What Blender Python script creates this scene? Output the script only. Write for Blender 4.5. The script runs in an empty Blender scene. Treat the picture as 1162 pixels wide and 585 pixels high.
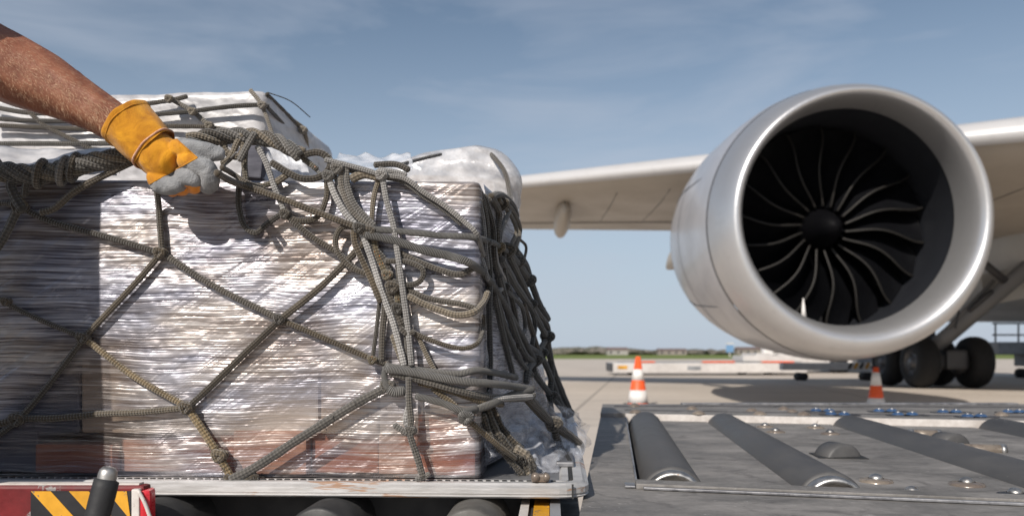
import bpy, bmesh, math, random
from mathutils import Vector, Matrix, noise
random.seed(7)
sc = bpy.context.scene
COL = sc.collection
F = 904.0; CX = 581.0; HY = 401.0; H = 0.8      # reference focal (px), horizon row, eye height

def P(px, py, Y):
    return Vector(((px-CX)/F*Y, Y, H+(HY-py)/F*Y))
def G(px, py, z):
    Y = (H-z)*F/(py-HY)
    return Vector(((px-CX)/F*Y, Y, z))

# ---------------------------------------------------------------- objects
def tag(o, label, cat, group=None, kind=None):
    o['label'] = label; o['category'] = cat
    if group: o['group'] = group
    if kind: o['kind'] = kind
    return o
def thing(name, label, cat, loc=(0,0,0), group=None):
    o = bpy.data.objects.new(name, None); COL.objects.link(o)
    o.location = loc; o.empty_display_size = .2
    return tag(o, label, cat, group)
def copy_tree(o, parent=None):
    c = o.copy(); COL.objects.link(c)
    if parent: c.parent = parent
    for ch in list(o.children):
        copy_tree(ch, c)
    return c
def relink(o, parent):
    """parent keeps child at world coordinates"""
    o.parent = parent
    o.matrix_parent_inverse = Matrix.Translation(-Vector(parent.location))

class MB:
    def __init__(s):
        s.bm = bmesh.new(); s.uv = s.bm.loops.layers.uv.new('UVMap')
    def box(s, c, d, rot=None, bev=0, mi=0, seg=2):
        r = bmesh.ops.create_cube(s.bm, size=1)
        vs = r['verts']
        M = Matrix.Translation(Vector(c)) @ (rot.to_4x4() if rot else Matrix.Identity(4)) @ Matrix.Diagonal((d[0],d[1],d[2],1))
        bmesh.ops.transform(s.bm, matrix=M, verts=vs)
        fs = set(f for v in vs for f in v.link_faces)
        for f in fs: f.material_index = mi
        if bev:
            es = list(set(e for v in vs for e in v.link_edges))
            rr = bmesh.ops.bevel(s.bm, geom=es, offset=bev, segments=seg, affect='EDGES', profile=.6)
            for f in rr['faces']: f.material_index = mi
        return s
    def prism(s, pts, z0, z1, mi=0, bev=0):
        """vertical prism over a plan polygon"""
        lo = [s.bm.verts.new((p[0],p[1],z0)) for p in pts]
        hi = [s.bm.verts.new((p[0],p[1],z1)) for p in pts]
        n = len(pts); fs = [s.bm.faces.new(hi), s.bm.faces.new(lo[::-1])]
        for i in range(n):
            fs.append(s.bm.faces.new((lo[i],lo[(i+1)%n],hi[(i+1)%n],hi[i])))
        for f in fs: f.material_index = mi
        bmesh.ops.recalc_face_normals(s.bm, faces=fs)
        if bev:
            es = [e for e in set(e for f in fs for e in f.edges)]
            rr = bmesh.ops.bevel(s.bm, geom=es, offset=bev, segments=2, affect='EDGES', profile=.6)
            for f in rr['faces']: f.material_index = mi
        return s
    def cyl(s, a, b, r, r2=None, n=24, mi=0, cap=True):
        a = Vector(a); b = Vector(b); r2 = r if r2 is None else r2
        return s.lathe([(0,0)]*0 + ([(0,0)] if cap else []) + [(0,r),((b-a).length,r2)] + ([((b-a).length,0)] if cap else []), a, (b-a).normalized(), n, mi)
    def lathe(s, prof, o, ax, n=32, mi=0, off=None):
        """prof: list of (along, radius)"""
        o = Vector(o); ax = Vector(ax).normalized()
        u = ax.orthogonal().normalized(); w = ax.cross(u)
        rings = []
        for (t, r) in prof:
            if r < 1e-7:
                rings.append([s.bm.verts.new(o+ax*t)])
            else:
                rings.append([s.bm.verts.new(o+ax*t+(u*math.cos(2*math.pi*k/n)+w*math.sin(2*math.pi*k/n))*r) for k in range(n)])
        for i in range(len(rings)-1):
            A, B = rings[i], rings[i+1]
            for k in range(n):
                k2 = (k+1) % n
                if len(A)==1 and len(B)==1: continue
                if len(A)==1: vs = (A[0],B[k2],B[k])
                elif len(B)==1: vs = (A[k],A[k2],B[0])
                else: vs = (A[k],A[k2],B[k2],B[k])
                f = s.bm.faces.new(vs); f.material_index = mi; f.smooth = True
        return s
    def tube(s, pts, r, n=10, step=None, mi=0, flat=1.0, rfun=None, caps=True, smooth=True, vary=0):
        pts = [Vector(p) for p in pts]
        C = catmull(pts, step) if smooth and len(pts) > 2 else (resample(pts, step) if step else pts)
        T = [(C[min(i+1,len(C)-1)]-C[max(i-1,0)]).normalized() for i in range(len(C))]
        u = T[0].cross(Vector((0,1,0)))
        if u.length < .1: u = T[0].cross(Vector((1,0,0)))
        u.normalize()
        L = 0; rings = []; ph = random.random()*50
        for i, c in enumerate(C):
            if i: L += (c-C[i-1]).length
            t = T[i]; u = (u - t*u.dot(t)).normalized(); w = t.cross(u)
            f_ = i/max(1,len(C)-1)
            rr = rfun(f_) if rfun else r
            if vary: rr *= 1+vary*noise.noise(Vector((L/r*.35, ph, 0)))*2
            ring = []
            for k in range(n):
                a = 2*math.pi*k/n
                ring.append(s.bm.verts.new(c+u*math.cos(a)*rr+w*math.sin(a)*rr*flat))
            rings.append((ring, L/(2*r)))
        for i in range(len(rings)-1):
            A, la = rings[i]; B, lb = rings[i+1]
            for k in range(n):
                k2 = (k+1) % n
                f = s.bm.faces.new((A[k],A[k2],B[k2],B[k])); f.smooth = True; f.material_index = mi
                for lp, uv in zip(f.loops, ((la,k/n),(la,(k+1)/n),(lb,(k+1)/n),(lb,k/n))):
                    lp[s.uv].uv = uv
        if caps:
            for ring, d, rev in ((rings[0][0], -T[0], True), (rings[-1][0], T[-1], False)):
                cv = s.bm.verts.new(sum((v.co for v in ring), Vector())/n + d*r*.5)
                for k in range(n):
                    a, b = ring[k], ring[(k+1)%n]
                    f = s.bm.faces.new((b,a,cv) if rev else (a,b,cv)); f.smooth = True; f.material_index = mi
        return s
    def ball(s, c, r, sc_=(1,1,1), n=16, mi=0, rot=None):
        rr = bmesh.ops.create_uvsphere(s.bm, u_segments=n, v_segments=max(6,n//2), radius=1)
        M = Matrix.Translation(Vector(c)) @ (rot.to_4x4() if rot else Matrix.Identity(4)) @ Matrix.Diagonal((r*sc_[0],r*sc_[1],r*sc_[2],1))
        bmesh.ops.transform(s.bm, matrix=M, verts=rr['verts'])
        for f in set(f for v in rr['verts'] for f in v.link_faces): f.smooth = True; f.material_index = mi
        return s
    def grid(s, fn, nu, nv, mi=0, smooth=True, closed_u=False):
        V = [[s.bm.verts.new(fn(i/nu, j/nv)) for j in range(nv+1)] for i in range(nu if closed_u else nu+1)]
        m = len(V)
        for i in range(nu):
            for j in range(nv):
                a = V[i][j]; b = V[(i+1)%m][j]; c = V[(i+1)%m][j+1]; d = V[i][j+1]
                try: f = s.bm.faces.new((a,b,c,d))
                except ValueError: continue
                f.smooth = smooth; f.material_index = mi
                for lp, uv in zip(f.loops, ((i/nu,j/nv),((i+1)/nu,j/nv),((i+1)/nu,(j+1)/nv),(i/nu,(j+1)/nv))):
                    lp[s.uv].uv = uv
        return s
    def build(s, name, mats, parent=None, recalc=False, keep=True):
        if recalc: bmesh.ops.recalc_face_normals(s.bm, faces=s.bm.faces)
        me = bpy.data.meshes.new(name); s.bm.to_mesh(me); s.bm.free()
        for m in (mats if isinstance(mats,(list,tuple)) else [mats]): me.materials.append(m)
        o = bpy.data.objects.new(name, me); COL.objects.link(o)
        if parent:
            root = parent
            off = Vector()
            q = parent
            while q is not None:
                off += Vector(q.location); q = q.parent
            o.parent = parent
            if keep: me.transform(Matrix.Translation(-off))
        return o

def resample(pts, step):
    out = [pts[0]]
    for a, b in zip(pts, pts[1:]):
        n = max(1, int((b-a).length/step))
        out += [a.lerp(b, k/n) for k in range(1, n+1)]
    return out
def catmull(pts, step=None):
    step = step or .006
    Q = [pts[0]*2-pts[1]] + pts + [pts[-1]*2-pts[-2]]
    out = [pts[0].copy()]
    for i in range(1, len(Q)-2):
        p0,p1,p2,p3 = Q[i-1],Q[i],Q[i+1],Q[i+2]
        n = max(2, int((p2-p1).length/step))
        for k in range(1, n+1):
            t = k/n
            out.append(.5*((2*p1)+(-p0+p2)*t+(2*p0-5*p1+4*p2-p3)*t*t+(-p0+3*p1-3*p2+p3)*t**3))
    return out

# ---------------------------------------------------------------- materials
class NT:
    def __init__(s, name):
        s.m = bpy.data.materials.new(name); s.m.use_nodes = True
        s.t = s.m.node_tree; s.t.nodes.clear()
        s.out = s.t.nodes.new('ShaderNodeOutputMaterial')
    def n(s, typ, **kw):
        nd = s.t.nodes.new('ShaderNode'+typ)
        for k, v in kw.items():
            if k in nd.inputs: s.put(nd.inputs[k], v)
            else: setattr(nd, k, v)
        return nd
    def put(s, inp, v):
        if isinstance(v, bpy.types.NodeSocket): s.t.links.new(v, inp)
        else: inp.default_value = v
    def co(s, which='Object'): return s.n('TexCoord').outputs[which]
    def map(s, src, scale=(1,1,1), rot=(0,0,0), loc=(0,0,0)):
        m = s.n('Mapping'); s.put(m.inputs['Vector'], src)
        m.inputs['Scale'].default_value = scale; m.inputs['Rotation'].default_value = rot; m.inputs['Location'].default_value = loc
        return m.outputs[0]
    def noise(s, vec, scale, detail=4, rough=.55, dist=0):
        m = s.n('TexNoise'); s.put(m.inputs['Vector'], vec)
        m.inputs['Scale'].default_value = scale; m.inputs['Detail'].default_value = detail
        m.inputs['Roughness'].default_value = rough; m.inputs['Distortion'].default_value = dist
        return m.outputs['Fac']
    def ramp(s, fac, stops):
        r = s.n('ValToRGB'); s.put(r.inputs[0], fac)
        e = r.color_ramp.elements
        while len(e) < len(stops): e.new(.5)
        for el, (p, c) in zip(e, stops):
            el.position = p; el.color = c if len(c)==4 else (*c, 1)
        return r.outputs[0]
    def rng(s, fac, a, b, c, d):
        m = s.n('MapRange'); s.put(m.inputs[0], fac)
        for i, v in enumerate((a,b,c,d)): m.inputs[1+i].default_value = v
        return m.outputs[0]
    def math(s, op, a, b=None, c=None):
        m = s.n('Math', operation=op); s.put(m.inputs[0], a)
        if b is not None: s.put(m.inputs[1], b)
        if c is not None: s.put(m.inputs[2], c)
        return m.outputs[0]
    def mix(s, f, a, b, blend='MIX'):
        m = s.n('Mix', data_type='RGBA', blend_type=blend)
        s.put(m.inputs[0], f); s.put(m.inputs[6], a if not isinstance(a, tuple) or len(a)==4 else (*a,1)); s.put(m.inputs[7], b if not isinstance(b, tuple) or len(b)==4 else (*b,1))
        return m.outputs[2]
    def bump(s, h, strength=.3, dist=.01, normal=None):
        b = s.n('Bump'); s.put(b.inputs['Height'], h); b.inputs['Strength'].default_value = strength; b.inputs['Distance'].default_value = dist
        if normal is not None: s.put(b.inputs['Normal'], normal)
        return b.outputs[0]
    def bsdf(s, color, rough=.5, metal=0, normal=None, spec=.5, **kw):
        b = s.n('BsdfPrincipled')
        s.put(b.inputs['Base Color'], color if not isinstance(color, tuple) or len(color)==4 else (*color,1))
        s.put(b.inputs['Roughness'], rough); s.put(b.inputs['Metallic'], metal)
        s.put(b.inputs['Specular IOR Level'], spec)
        if normal is not None: s.put(b.inputs['Normal'], normal)
        for k, v in kw.items(): s.put(b.inputs[k.replace('_',' ')], v)
        s.t.links.new(b.outputs[0], s.out.inputs[0])
        return b

def worn(name, base, dark, scale=20, rough=(.45,.7), metal=0, bump=.15, chips=None, chipscale=40, chipth=.64, stretch=(1,1,1), spec=.5, bd=.002):
    t = NT(name); c = t.map(t.co(), stretch)
    a = t.noise(c, scale, 6, .65); b = t.noise(c, scale*.13, 3, .5)
    f = t.rng(t.math('ADD', t.math('MULTIPLY', a, .5), t.math('MULTIPLY', b, .5)), .38, .62, 0, 1)
    col = t.mix(f, dark, base)
    if chips:
        cf = t.rng(t.noise(c, chipscale, 5, .7), chipth, chipth+.03, 0, 1)
        col = t.mix(cf, col, chips)
    t.bsdf(col, t.rng(a, .3, .7, rough[0], rough[1]), metal, t.bump(a, bump, bd), spec)
    return t.m

def rope_mat(name, lo, hi, fleck=None, wrap=False):
    t = NT(name)
    uv = t.n('UVMap').outputs[0]
    sp = t.n('SeparateXYZ'); t.put(sp.inputs[0], uv)
    u, v = sp.outputs[0], sp.outputs[1]
    TAU = 2*math.pi
    if wrap:      # whipped with thin cord: rings round the rope
        s1 = t.math('SINE', t.math('ADD', t.math('MULTIPLY', u, TAU*2.6), t.math('MULTIPLY', v, TAU)))
        h = t.math('ABSOLUTE', s1)
    else:         # diamond braid
        a = t.math('SINE', t.math('ADD', t.math('MULTIPLY', u, TAU*1.15), t.math('MULTIPLY', v, TAU*4)))
        b = t.math('SINE', t.math('SUBTRACT', t.math('MULTIPLY', u, TAU*1.15), t.math('MULTIPLY', v, TAU*4)))
        h = t.math('MULTIPLY', t.math('ADD', t.math('MULTIPLY', a, b), 1.0), .5)
    co = t.co()
    big = t.noise(co, 22, 3); fine = t.noise(co, 900, 2, .6)
    h = t.math('POWER', h, 1.3)
    f = t.math('ADD', t.math('MULTIPLY', h, .78), t.math('MULTIPLY', t.rng(big, .3, .7, 0, 1), .42))
    f = t.math('ADD', f, t.math('MULTIPLY', t.math('SUBTRACT', fine, .5), .9))
    col = t.mix(f, lo, hi)  # braid grooves shaded and crowns highlighted in the colour itself
    if fleck:
        fk = t.rng(t.noise(co, 260, 1, .5), .68, .72, 0, 1)
        col = t.mix(fk, col, fleck)
    rnd_ = t.n('ObjectInfo').outputs['Random']
    hs = t.n('HueSaturation'); t.put(hs.inputs['Color'], col)
    t.put(hs.inputs['Value'], t.rng(rnd_, 0, 1, .52, 1.12)); t.put(hs.inputs['Saturation'], t.rng(t.math('FRACT', t.math('MULTIPLY', rnd_, 7.31)), 0, 1, .7, 1.35))
    col = hs.outputs[0]
    hh = t.math('ADD', h, t.math('MULTIPLY', fine, .5))
    t.bsdf(col, .72, 0, t.bump(hh, .9, .0026), .35, Sheen_Weight=.35)
    return t.m

M = {}
M['rope_dark'] = rope_mat('rope_dark', (.016,.013,.010), (.118,.095,.068))
M['rope_olive'] = rope_mat('rope_olive', (.045,.034,.02), (.27,.21,.135), (.30,.25,.17))
M['rope_fleck'] = rope_mat('rope_fleck', (.03,.024,.016), (.17,.14,.09), (.45,.17,.06))
M['rope_light'] = rope_mat('rope_light', (.10,.097,.095), (.46,.44,.42))
M['rope_grey'] = rope_mat('rope_grey', (.05,.046,.042), (.22,.20,.175))
M['rope_whip'] = rope_mat('rope_whip', (.045,.042,.038), (.20,.19,.175), None, True)
M['rope_black'] = rope_mat('rope_black', (.02,.019,.018), (.12,.11,.095))
M['rope_tan'] = rope_mat('rope_tan', (.12,.10,.075), (.36,.31,.24))

def film_mat(name, amin=.35, amax=.92, zs=90, xs=2.2, warm=0.5, bump=.9, seed=0, dist=.004, tilt=.06, rough=(.14,.38), cols=((.42,.41,.42,1),(.84,.84,.86,1)), wv=.13, cs=.8, blotch=False):
    t = NT(name); co = t.co()
    warp = t.noise(co, 3.0, 2, .5)
    cw = t.n('VectorMath', operation='ADD')
    cv = t.n('CombineXYZ'); t.put(cv.inputs[2], t.math('MULTIPLY', t.math('SUBTRACT', warp, .5), wv))
    t.put(cw.inputs[0], co); t.put(cw.inputs[1], cv.outputs[0])
    c1 = t.map(t.map(cw.outputs[0], (1,1,1), (0, tilt, 0)), (xs, xs, zs), (0,0,0), (seed, 0, seed))
    c2 = t.map(t.map(cw.outputs[0], (1,1,1), (0, -tilt, 0)), (xs*2.6, xs*2.6, zs*2.6), (0,0,0), (seed+5, 0, 3))
    c3 = t.map(co, (1,1,2.6), (0,.3,0), (seed+1.7,0,0))
    s1 = t.noise(c1, 1, 4, .65); s2 = t.noise(c2, 1, 3, .6); s3 = t.noise(c3, 3.2, 3, .55)
    streak = t.math('ADD', t.math('MULTIPLY', s1, .55), t.math('MULTIPLY', s2, .45))
    mixf = t.math('ADD', t.math('MULTIPLY', streak, .62), t.math('MULTIPLY', s3, .38))
    alpha = t.rng(mixf, .40, .62, amin, amax)
    glint = t.rng(t.math('ADD', t.math('MULTIPLY', s1, .5), t.math('MULTIPLY', s2, .5)), .56, .64, 0, 1)
    if blotch:
        bl = t.rng(t.noise(t.map(co, (1,1,1.4)), 4.5, 3, .6), .38, .62, -.045, .055)
        glint = t.rng(t.math('ADD', t.math('ADD', t.math('MULTIPLY', s1, .5), t.math('MULTIPLY', s2, .5)), bl), .53, .63, 0, 1)
    alpha = t.math('MAXIMUM', alpha, t.math('MULTIPLY', glint, .9))
    col = t.mix(glint if blotch else t.rng(s2, .35, .65, 0, 1), cols[0], cols[1])
    nb = t.bump(s3, cs, .03, None); nb = t.bump(streak, bump, dist, nb)
    b = t.bsdf(col, t.rng(s2, .3, .7, *rough), 0, nb, .65)
    tr = t.n('BsdfTransparent'); mx = t.n('MixShader')
    t.put(mx.inputs[0], alpha); t.put(mx.inputs[1], tr.outputs[0]); t.put(mx.inputs[2], b.outputs[0])
    t.t.links.new(mx.outputs[0], t.out.inputs[0])
    return t.m
def stretch_film():
    t = NT('stretch_film'); co = t.co()
    w1 = t.noise(co, 2.6, 2, .5); w2 = t.noise(t.map(co,(1,1,1),(0,.5,0)), 9, 2, .5)
    cv = t.n('CombineXYZ'); t.put(cv.inputs[2], t.math('ADD', t.math('MULTIPLY', w1, .045), t.math('MULTIPLY', w2, .005)))
    cw = t.n('VectorMath', operation='ADD'); t.put(cw.inputs[0], co); t.put(cw.inputs[1], cv.outputs[0])
    cw = cw.outputs[0]
    def st(ang, fx, fz, seed, det=3, ro=.6):
        return t.noise(t.map(t.map(cw,(1,1,1),(0,ang,0)), (fx,fx,fz), (0,0,0), (seed,0,seed*1.7)), 1, det, ro)
    fine = st(.02, 4.5, 330, 1.1, 2, .6); mid = st(-.045, 3.5, 170, 4.2); wide = st(.10, 1.8, 40, 7.7, 3)
    streak = t.math('ADD', t.math('ADD', t.math('MULTIPLY', fine, .42), t.math('MULTIPLY', mid, .34)), t.math('MULTIPLY', wide, .24))
    big = t.noise(t.map(co,(1,1,1.3),(0,.3,0),(3,0,0)), 3.4, 4, .55)
    hue = t.noise(t.map(co,(1,1,2.5),(0,.1,0),(9,0,2)), 4.5, 3, .6)
    g = t.rng(t.math('ADD', streak, t.math('MULTIPLY', t.math('SUBTRACT', big, .5), .42)), .41, .63, 0, 1)
    under = t.mix(t.rng(hue,.4,.6,0,1), (.10,.10,.14), (.21,.165,.145))
    glintc = t.mix(t.rng(hue,.4,.6,0,1), (.50,.50,.57), (.60,.56,.54))
    col = t.mix(g, under, glintc)  # glare and glints painted into the film colour as pale streaks and blotches
    fold = t.noise(t.map(t.map(co,(1,1,1),(0,.62,0)), (3,3,26), (0,0,0), (2,0,5)), 1, 3, .55, .6)
    nb = t.bump(big, .6, .05); nb = t.bump(fold, .7, .006, nb); nb = t.bump(streak, .75, .0032, nb)
    b = t.bsdf(col, t.rng(fine,.3,.7,.22,.42), .5, nb, .7)
    # the film is thinner (clearer) low down, where the red cartons show
    sep = t.n('SeparateXYZ'); t.put(sep.inputs[0], co)
    low = t.rng(t.math('ADD', sep.outputs[2], t.math('MULTIPLY', t.math('SUBTRACT', big, .5), .35)), .05, .20, 0, 1)
    al = t.math('ADD', t.math('MULTIPLY', g, .42), t.math('ADD', t.math('MULTIPLY', low, .52), .20))
    al = t.math('MINIMUM', al, 1.0)
    tr = t.n('BsdfTransparent'); mx = t.n('MixShader')
    t.put(mx.inputs[0], al); t.put(mx.inputs[1], tr.outputs[0]); t.put(mx.inputs[2], b.outputs[0])
    t.t.links.new(mx.outputs[0], t.out.inputs[0])
    return t.m
M['film'] = stretch_film()
M['film_side'] = film_mat('stretch_film_side', .80, .98, 150, 6, bump=.9, dist=.004, seed=3, wv=.06, cols=((.24,.24,.28,1),(.66,.66,.72,1)))
M['film_white'] = film_mat('film_white', .72, .96, 9, 5, bump=.5, seed=8, tilt=.5, rough=(.25,.5), dist=.01, cols=((.44,.43,.44,1),(.64,.63,.64,1)))
M['film_clear'] = film_mat('film_clear', .2, .72, 12, 9, bump=.45, seed=11, dist=.010, tilt=.7, rough=(.07,.22), cols=((.60,.60,.63,1),(.84,.85,.88,1)))

def carton(name, c1, c2):
    t = NT(name); co = t.co()
    a = t.noise(t.map(co, (1,1,6)), 8, 4); 
    t.bsdf(t.mix(t.rng(a,.35,.65,0,1), c1, c2), .8, 0, t.bump(a,.2,.002), .3); return t.m
M['film_milky'] = film_mat('film_milky', .42, .9, 10, 7, bump=.45, seed=21, dist=.010, tilt=.7, rough=(.12,.3), cols=((.50,.49,.50,1),(.74,.73,.74,1)))
M['film_skirt'] = film_mat('film_skirt', .06, .42, 18, 10, bump=.5, seed=14, dist=.010, tilt=.9, rough=(.06,.2), cols=((.40,.41,.46,1),(.72,.74,.80,1)))
M['carton_brown'] = carton('carton_brown', (.27,.20,.15), (.42,.33,.26))
M['carton_red'] = carton('carton_red', (.26,.085,.05), (.40,.17,.11))
M['carton_grey'] = carton('carton_grey', (.06,.065,.085), (.13,.13,.16))  # dark blue-grey paints in more of the person's shadow at the load's left
M['carton_pale'] = carton('carton_pale', (.42,.35,.30), (.55,.48,.43))
M['carton_rust'] = carton('carton_rust', (.33,.15,.10), (.46,.27,.20))
M['carton_orange'] = carton('carton_orange', (.6,.3,.1), (.7,.42,.2))
M['liner'] = carton('liner', (.05,.05,.065), (.16,.16,.19))

M['alu'] = worn('pallet_aluminium', (.62,.61,.61), (.42,.41,.40), 60, (.35,.6), .35, .35, (.42,.27,.19), 9, .58, (.3,1,2.5))
M['alu_dark'] = worn('pallet_sheet', (.30,.30,.31), (.17,.17,.18), 30, (.4,.65), .6, .3)
M['slot'] = worn('slot_dark', (.03,.03,.03), (.015,.015,.015), 40)
def deck_mat():
    t = NT('deck_steel'); co = t.co()
    a = t.noise(co, 60, 8, .7); b = t.noise(t.map(co,(1,1.6,1)), 5, 5, .6, .4); s = t.noise(t.map(co,(4,70,4),(0,0,.15)), 4, 4, .6)
    f = t.math('ADD', t.math('MULTIPLY', a, .3), t.math('MULTIPLY', b, .7))
    col = t.ramp(f, [(.34,(.10,.094,.088)),(.5,(.18,.17,.161)),(.66,(.27,.254,.242))])
    col = t.mix(t.rng(s,.6,.72,0,.45), col, (.36,.35,.345))
    sp = t.rng(t.noise(co, 33, 6, .75), .62, .68, 0, .6)
    col = t.mix(sp, col, (.42,.40,.385))
    st = t.rng(t.noise(co, 9, 5, .65, 1.2), .56, .70, 0, .7)
    col = t.mix(st, col, (.075,.07,.068))
    rr = t.rng(b, .3, .7, .5, .7)
    t.bsdf(col, rr, 0, t.bump(t.math('ADD', a, t.math('MULTIPLY', s, .5)), .35, .0025), .35); return t.m
M['deck'] = deck_mat()
M['deck_edge'] = worn('deck_edge', (.33,.33,.34), (.12,.12,.13), 50, (.3,.6), .5, .3)
M['rubber'] = worn('roller_rubber', (.085,.083,.083), (.055,.054,.055), 25, (.5,.62), 0, .12, (.16,.155,.15), 55, .70, (1,.3,1))
M['rubber_shaded'] = worn('shaded_roller', (.028,.028,.029), (.018,.018,.019), 25)  # roller rubber darkened to paint in the shade under the pallet
M['steel'] = worn('steel', (.50,.49,.48), (.25,.24,.23), 60, (.3,.55), .9, .2, (.3,.2,.12), 50, .66)
M['steel_dark'] = worn('steel_dark', (.09,.09,.10), (.04,.04,.045), 40, (.3,.6), .4, .2)
M['white_chip'] = worn('white_painted_steel', (.62,.585,.56), (.44,.40,.37), 50, (.5,.7), 0, .3, (.22,.17,.13), 30, .64, (1,1,1))
M['blue'] = worn('blue_plastic', (.04,.09,.19), (.02,.05,.12), 80, (.35,.5), 0, .1)
M['amber'] = worn('amber_roller', (.25,.21,.17), (.15,.12,.10), 60, (.2,.45), .2, .2)
M['black_rubber'] = worn('black_rubber', (.022,.023,.026), (.012,.012,.014), 60, (.55,.75), 0, .5, (.07,.07,.07), 60, .66)
M['shaded_red_paint'] = worn('shaded_red_paint', (.20,.008,.012), (.09,.005,.007), 30, (.45,.65), 0, .3, (.22,.20,.20), 34, .58)  # red darkened in the colour for the shade on the bumper
M['red_reflector'] = worn('red_reflector', (.65,.03,.05), (.5,.02,.03), 60, (.2,.4), 0, .1)
M['yellow'] = worn('hazard_yellow', (.72,.36,.02), (.45,.21,.012), 20, (.45,.65), 0, .2, (.14,.12,.11), 60, .60)
M['black_paint'] = worn('hazard_black', (.02,.02,.024), (.012,.012,.015), 30, (.4,.6), 0, .1)
M['dark'] = worn('underframe', (.02,.02,.022), (.01,.01,.012), 20)
M['cone_orange'] = worn('cone_orange', (.85,.12,.03), (.72,.09,.02), 20, (.4,.6), 0, .05, (.4,.1,.06), 40, .68)
M['cone_white'] = worn('cone_white', (.78,.76,.74), (.62,.60,.58), 30, (.4,.6), 0, .05)
M['white_paint'] = worn('white_paint', (.60,.575,.555), (.46,.435,.42), 6, (.4,.6), 0, .1, (.35,.3,.26), 9, .66)
M['tyre'] = worn('tyre', (.013,.013,.014), (.008,.008,.009), 20, (.7,.9), 0, .3)
M['grey_metal'] = worn('grey_metal', (.22,.22,.23), (.13,.13,.14), 6, (.4,.6), .5, .1)
M['gse_grey'] = worn('gse_grey', (.30,.31,.33), (.2,.21,.22), 6, (.4,.6), .2, .1)
M['glass_dark'] = worn('dark_glass', (.02,.025,.03), (.015,.018,.02), 2, (.05,.1))

def paint(name, base, rough, metal, seams=0, coat=0, dirt=.12):
    t = NT(name); co = t.co()
    a = t.noise(co, 1.2, 5, .6); b = t.noise(t.map(co,(1,.25,1)), 7, 4, .6)
    col = t.mix(t.rng(a,.35,.7,0,1), base, tuple(c*(1-dirt) for c in base))
    col = t.mix(t.rng(b,.58,.75,0,dirt*1.6), col, tuple(c*.6 for c in base))
    t.bsdf(col, t.rng(a,.3,.7,rough*.85,rough*1.2), metal, t.bump(b,.03,.02), .5, Coat_Weight=coat, Coat_Roughness=.12); return t.m
M['cowl'] = paint('cowl_paint', (.50,.50,.525), .34, .3, coat=.2, dirt=.2)
M['lip'] = paint('lip_metal', (.60,.595,.60), .36, .75)
M['barrel'] = paint('inlet_barrel', (.022,.024,.030), .45, .1)  # intake shade put into the near-black barrel, blade and spinner colours
M['fan_blade'] = worn('fan_blade_composite', (.006,.0065,.008), (.004,.004,.005), 3, (.4,.5), 0, .05, spec=.12)
M['blade_edge'] = worn('blade_edge_metal', (.022,.020,.018), (.012,.011,.010), 5, (.45,.6), .4, .05)
M['spinner'] = worn('spinner', (.004,.004,.005), (.003,.003,.004), 3, (.5,.6), 0, .05, spec=.08)
M['wing'] = paint('wing_underside', (.43,.385,.33), .42, 0, dirt=.10)  # tan light bounced off the apron is painted into this colour
M['slat'] = paint('wing_leading_edge', (.52,.51,.51), .38, .1)
M['fuselage'] = paint('fuselage_paint', (.50,.49,.47), .35, 0)
M['gear'] = paint('gear_grey', (.07,.07,.075), .45, .2)  # shadow on the landing gear put into this dark grey
M['brace'] = paint('brace_grey', (.17,.17,.175), .45, .1)
M['rim'] = paint('rim_grey', (.12,.12,.125), .4, .5)
M['gear_dark'] = paint('gear_dark', (.06,.06,.065), .5, .3)

def skin_mat():
    t = NT('skin'); co = t.co()
    a = t.noise(co, 30, 5, .6); b = t.noise(co, 260, 3, .6)
    col = t.mix(t.rng(a,.35,.65,0,1), (.20,.070,.038), (.315,.128,.072))
    t.bsdf(col, t.rng(b,.3,.7,.38,.55), 0, t.bump(t.math('ADD', b, t.math('MULTIPLY',a,1.8)), .45, .0015), .6); return t.m
M['skin'] = skin_mat()
def cloth(name, c1, c2, sc1=40, fs=500, rough=.85, bs=.5, bd=.0012):
    t = NT(name); co = t.co()
    a = t.noise(co, sc1, 5, .6, .6); b = t.noise(co, fs, 2, .6)
    col = t.mix(t.rng(a,.35,.66,0,1), c1, c2)
    t.bsdf(col, rough, 0, t.bump(t.math('ADD', t.math('MULTIPLY', a, 2.2), b), bs, bd), .3, Sheen_Weight=.2); return t.m
M['glove_yellow'] = cloth('glove_yellow_cloth', (.38,.145,.004), (.68,.31,.012), 28, 600, bd=.0025)
M['glove_grey'] = cloth('glove_grey_leather', (.17,.175,.185), (.31,.315,.325), 38, 420, .75, .7, .003)
M['glove_orange'] = cloth('glove_orange_cloth', (.62,.20,.02), (.75,.28,.04))
M['seam'] = cloth('seam_thread', (.45,.22,.14), (.7,.45,.32), 200)
M['shirt'] = cloth('shirt', (.03,.045,.09), (.05,.07,.13))
M['trousers'] = cloth('trousers', (.03,.03,.035), (.05,.05,.055))
M['hair'] = cloth('hair', (.05,.03,.02), (.08,.05,.03), 200)
M['arm_hair'] = cloth('arm_hair', (.50,.33,.2), (.7,.5,.34), 200)

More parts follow.
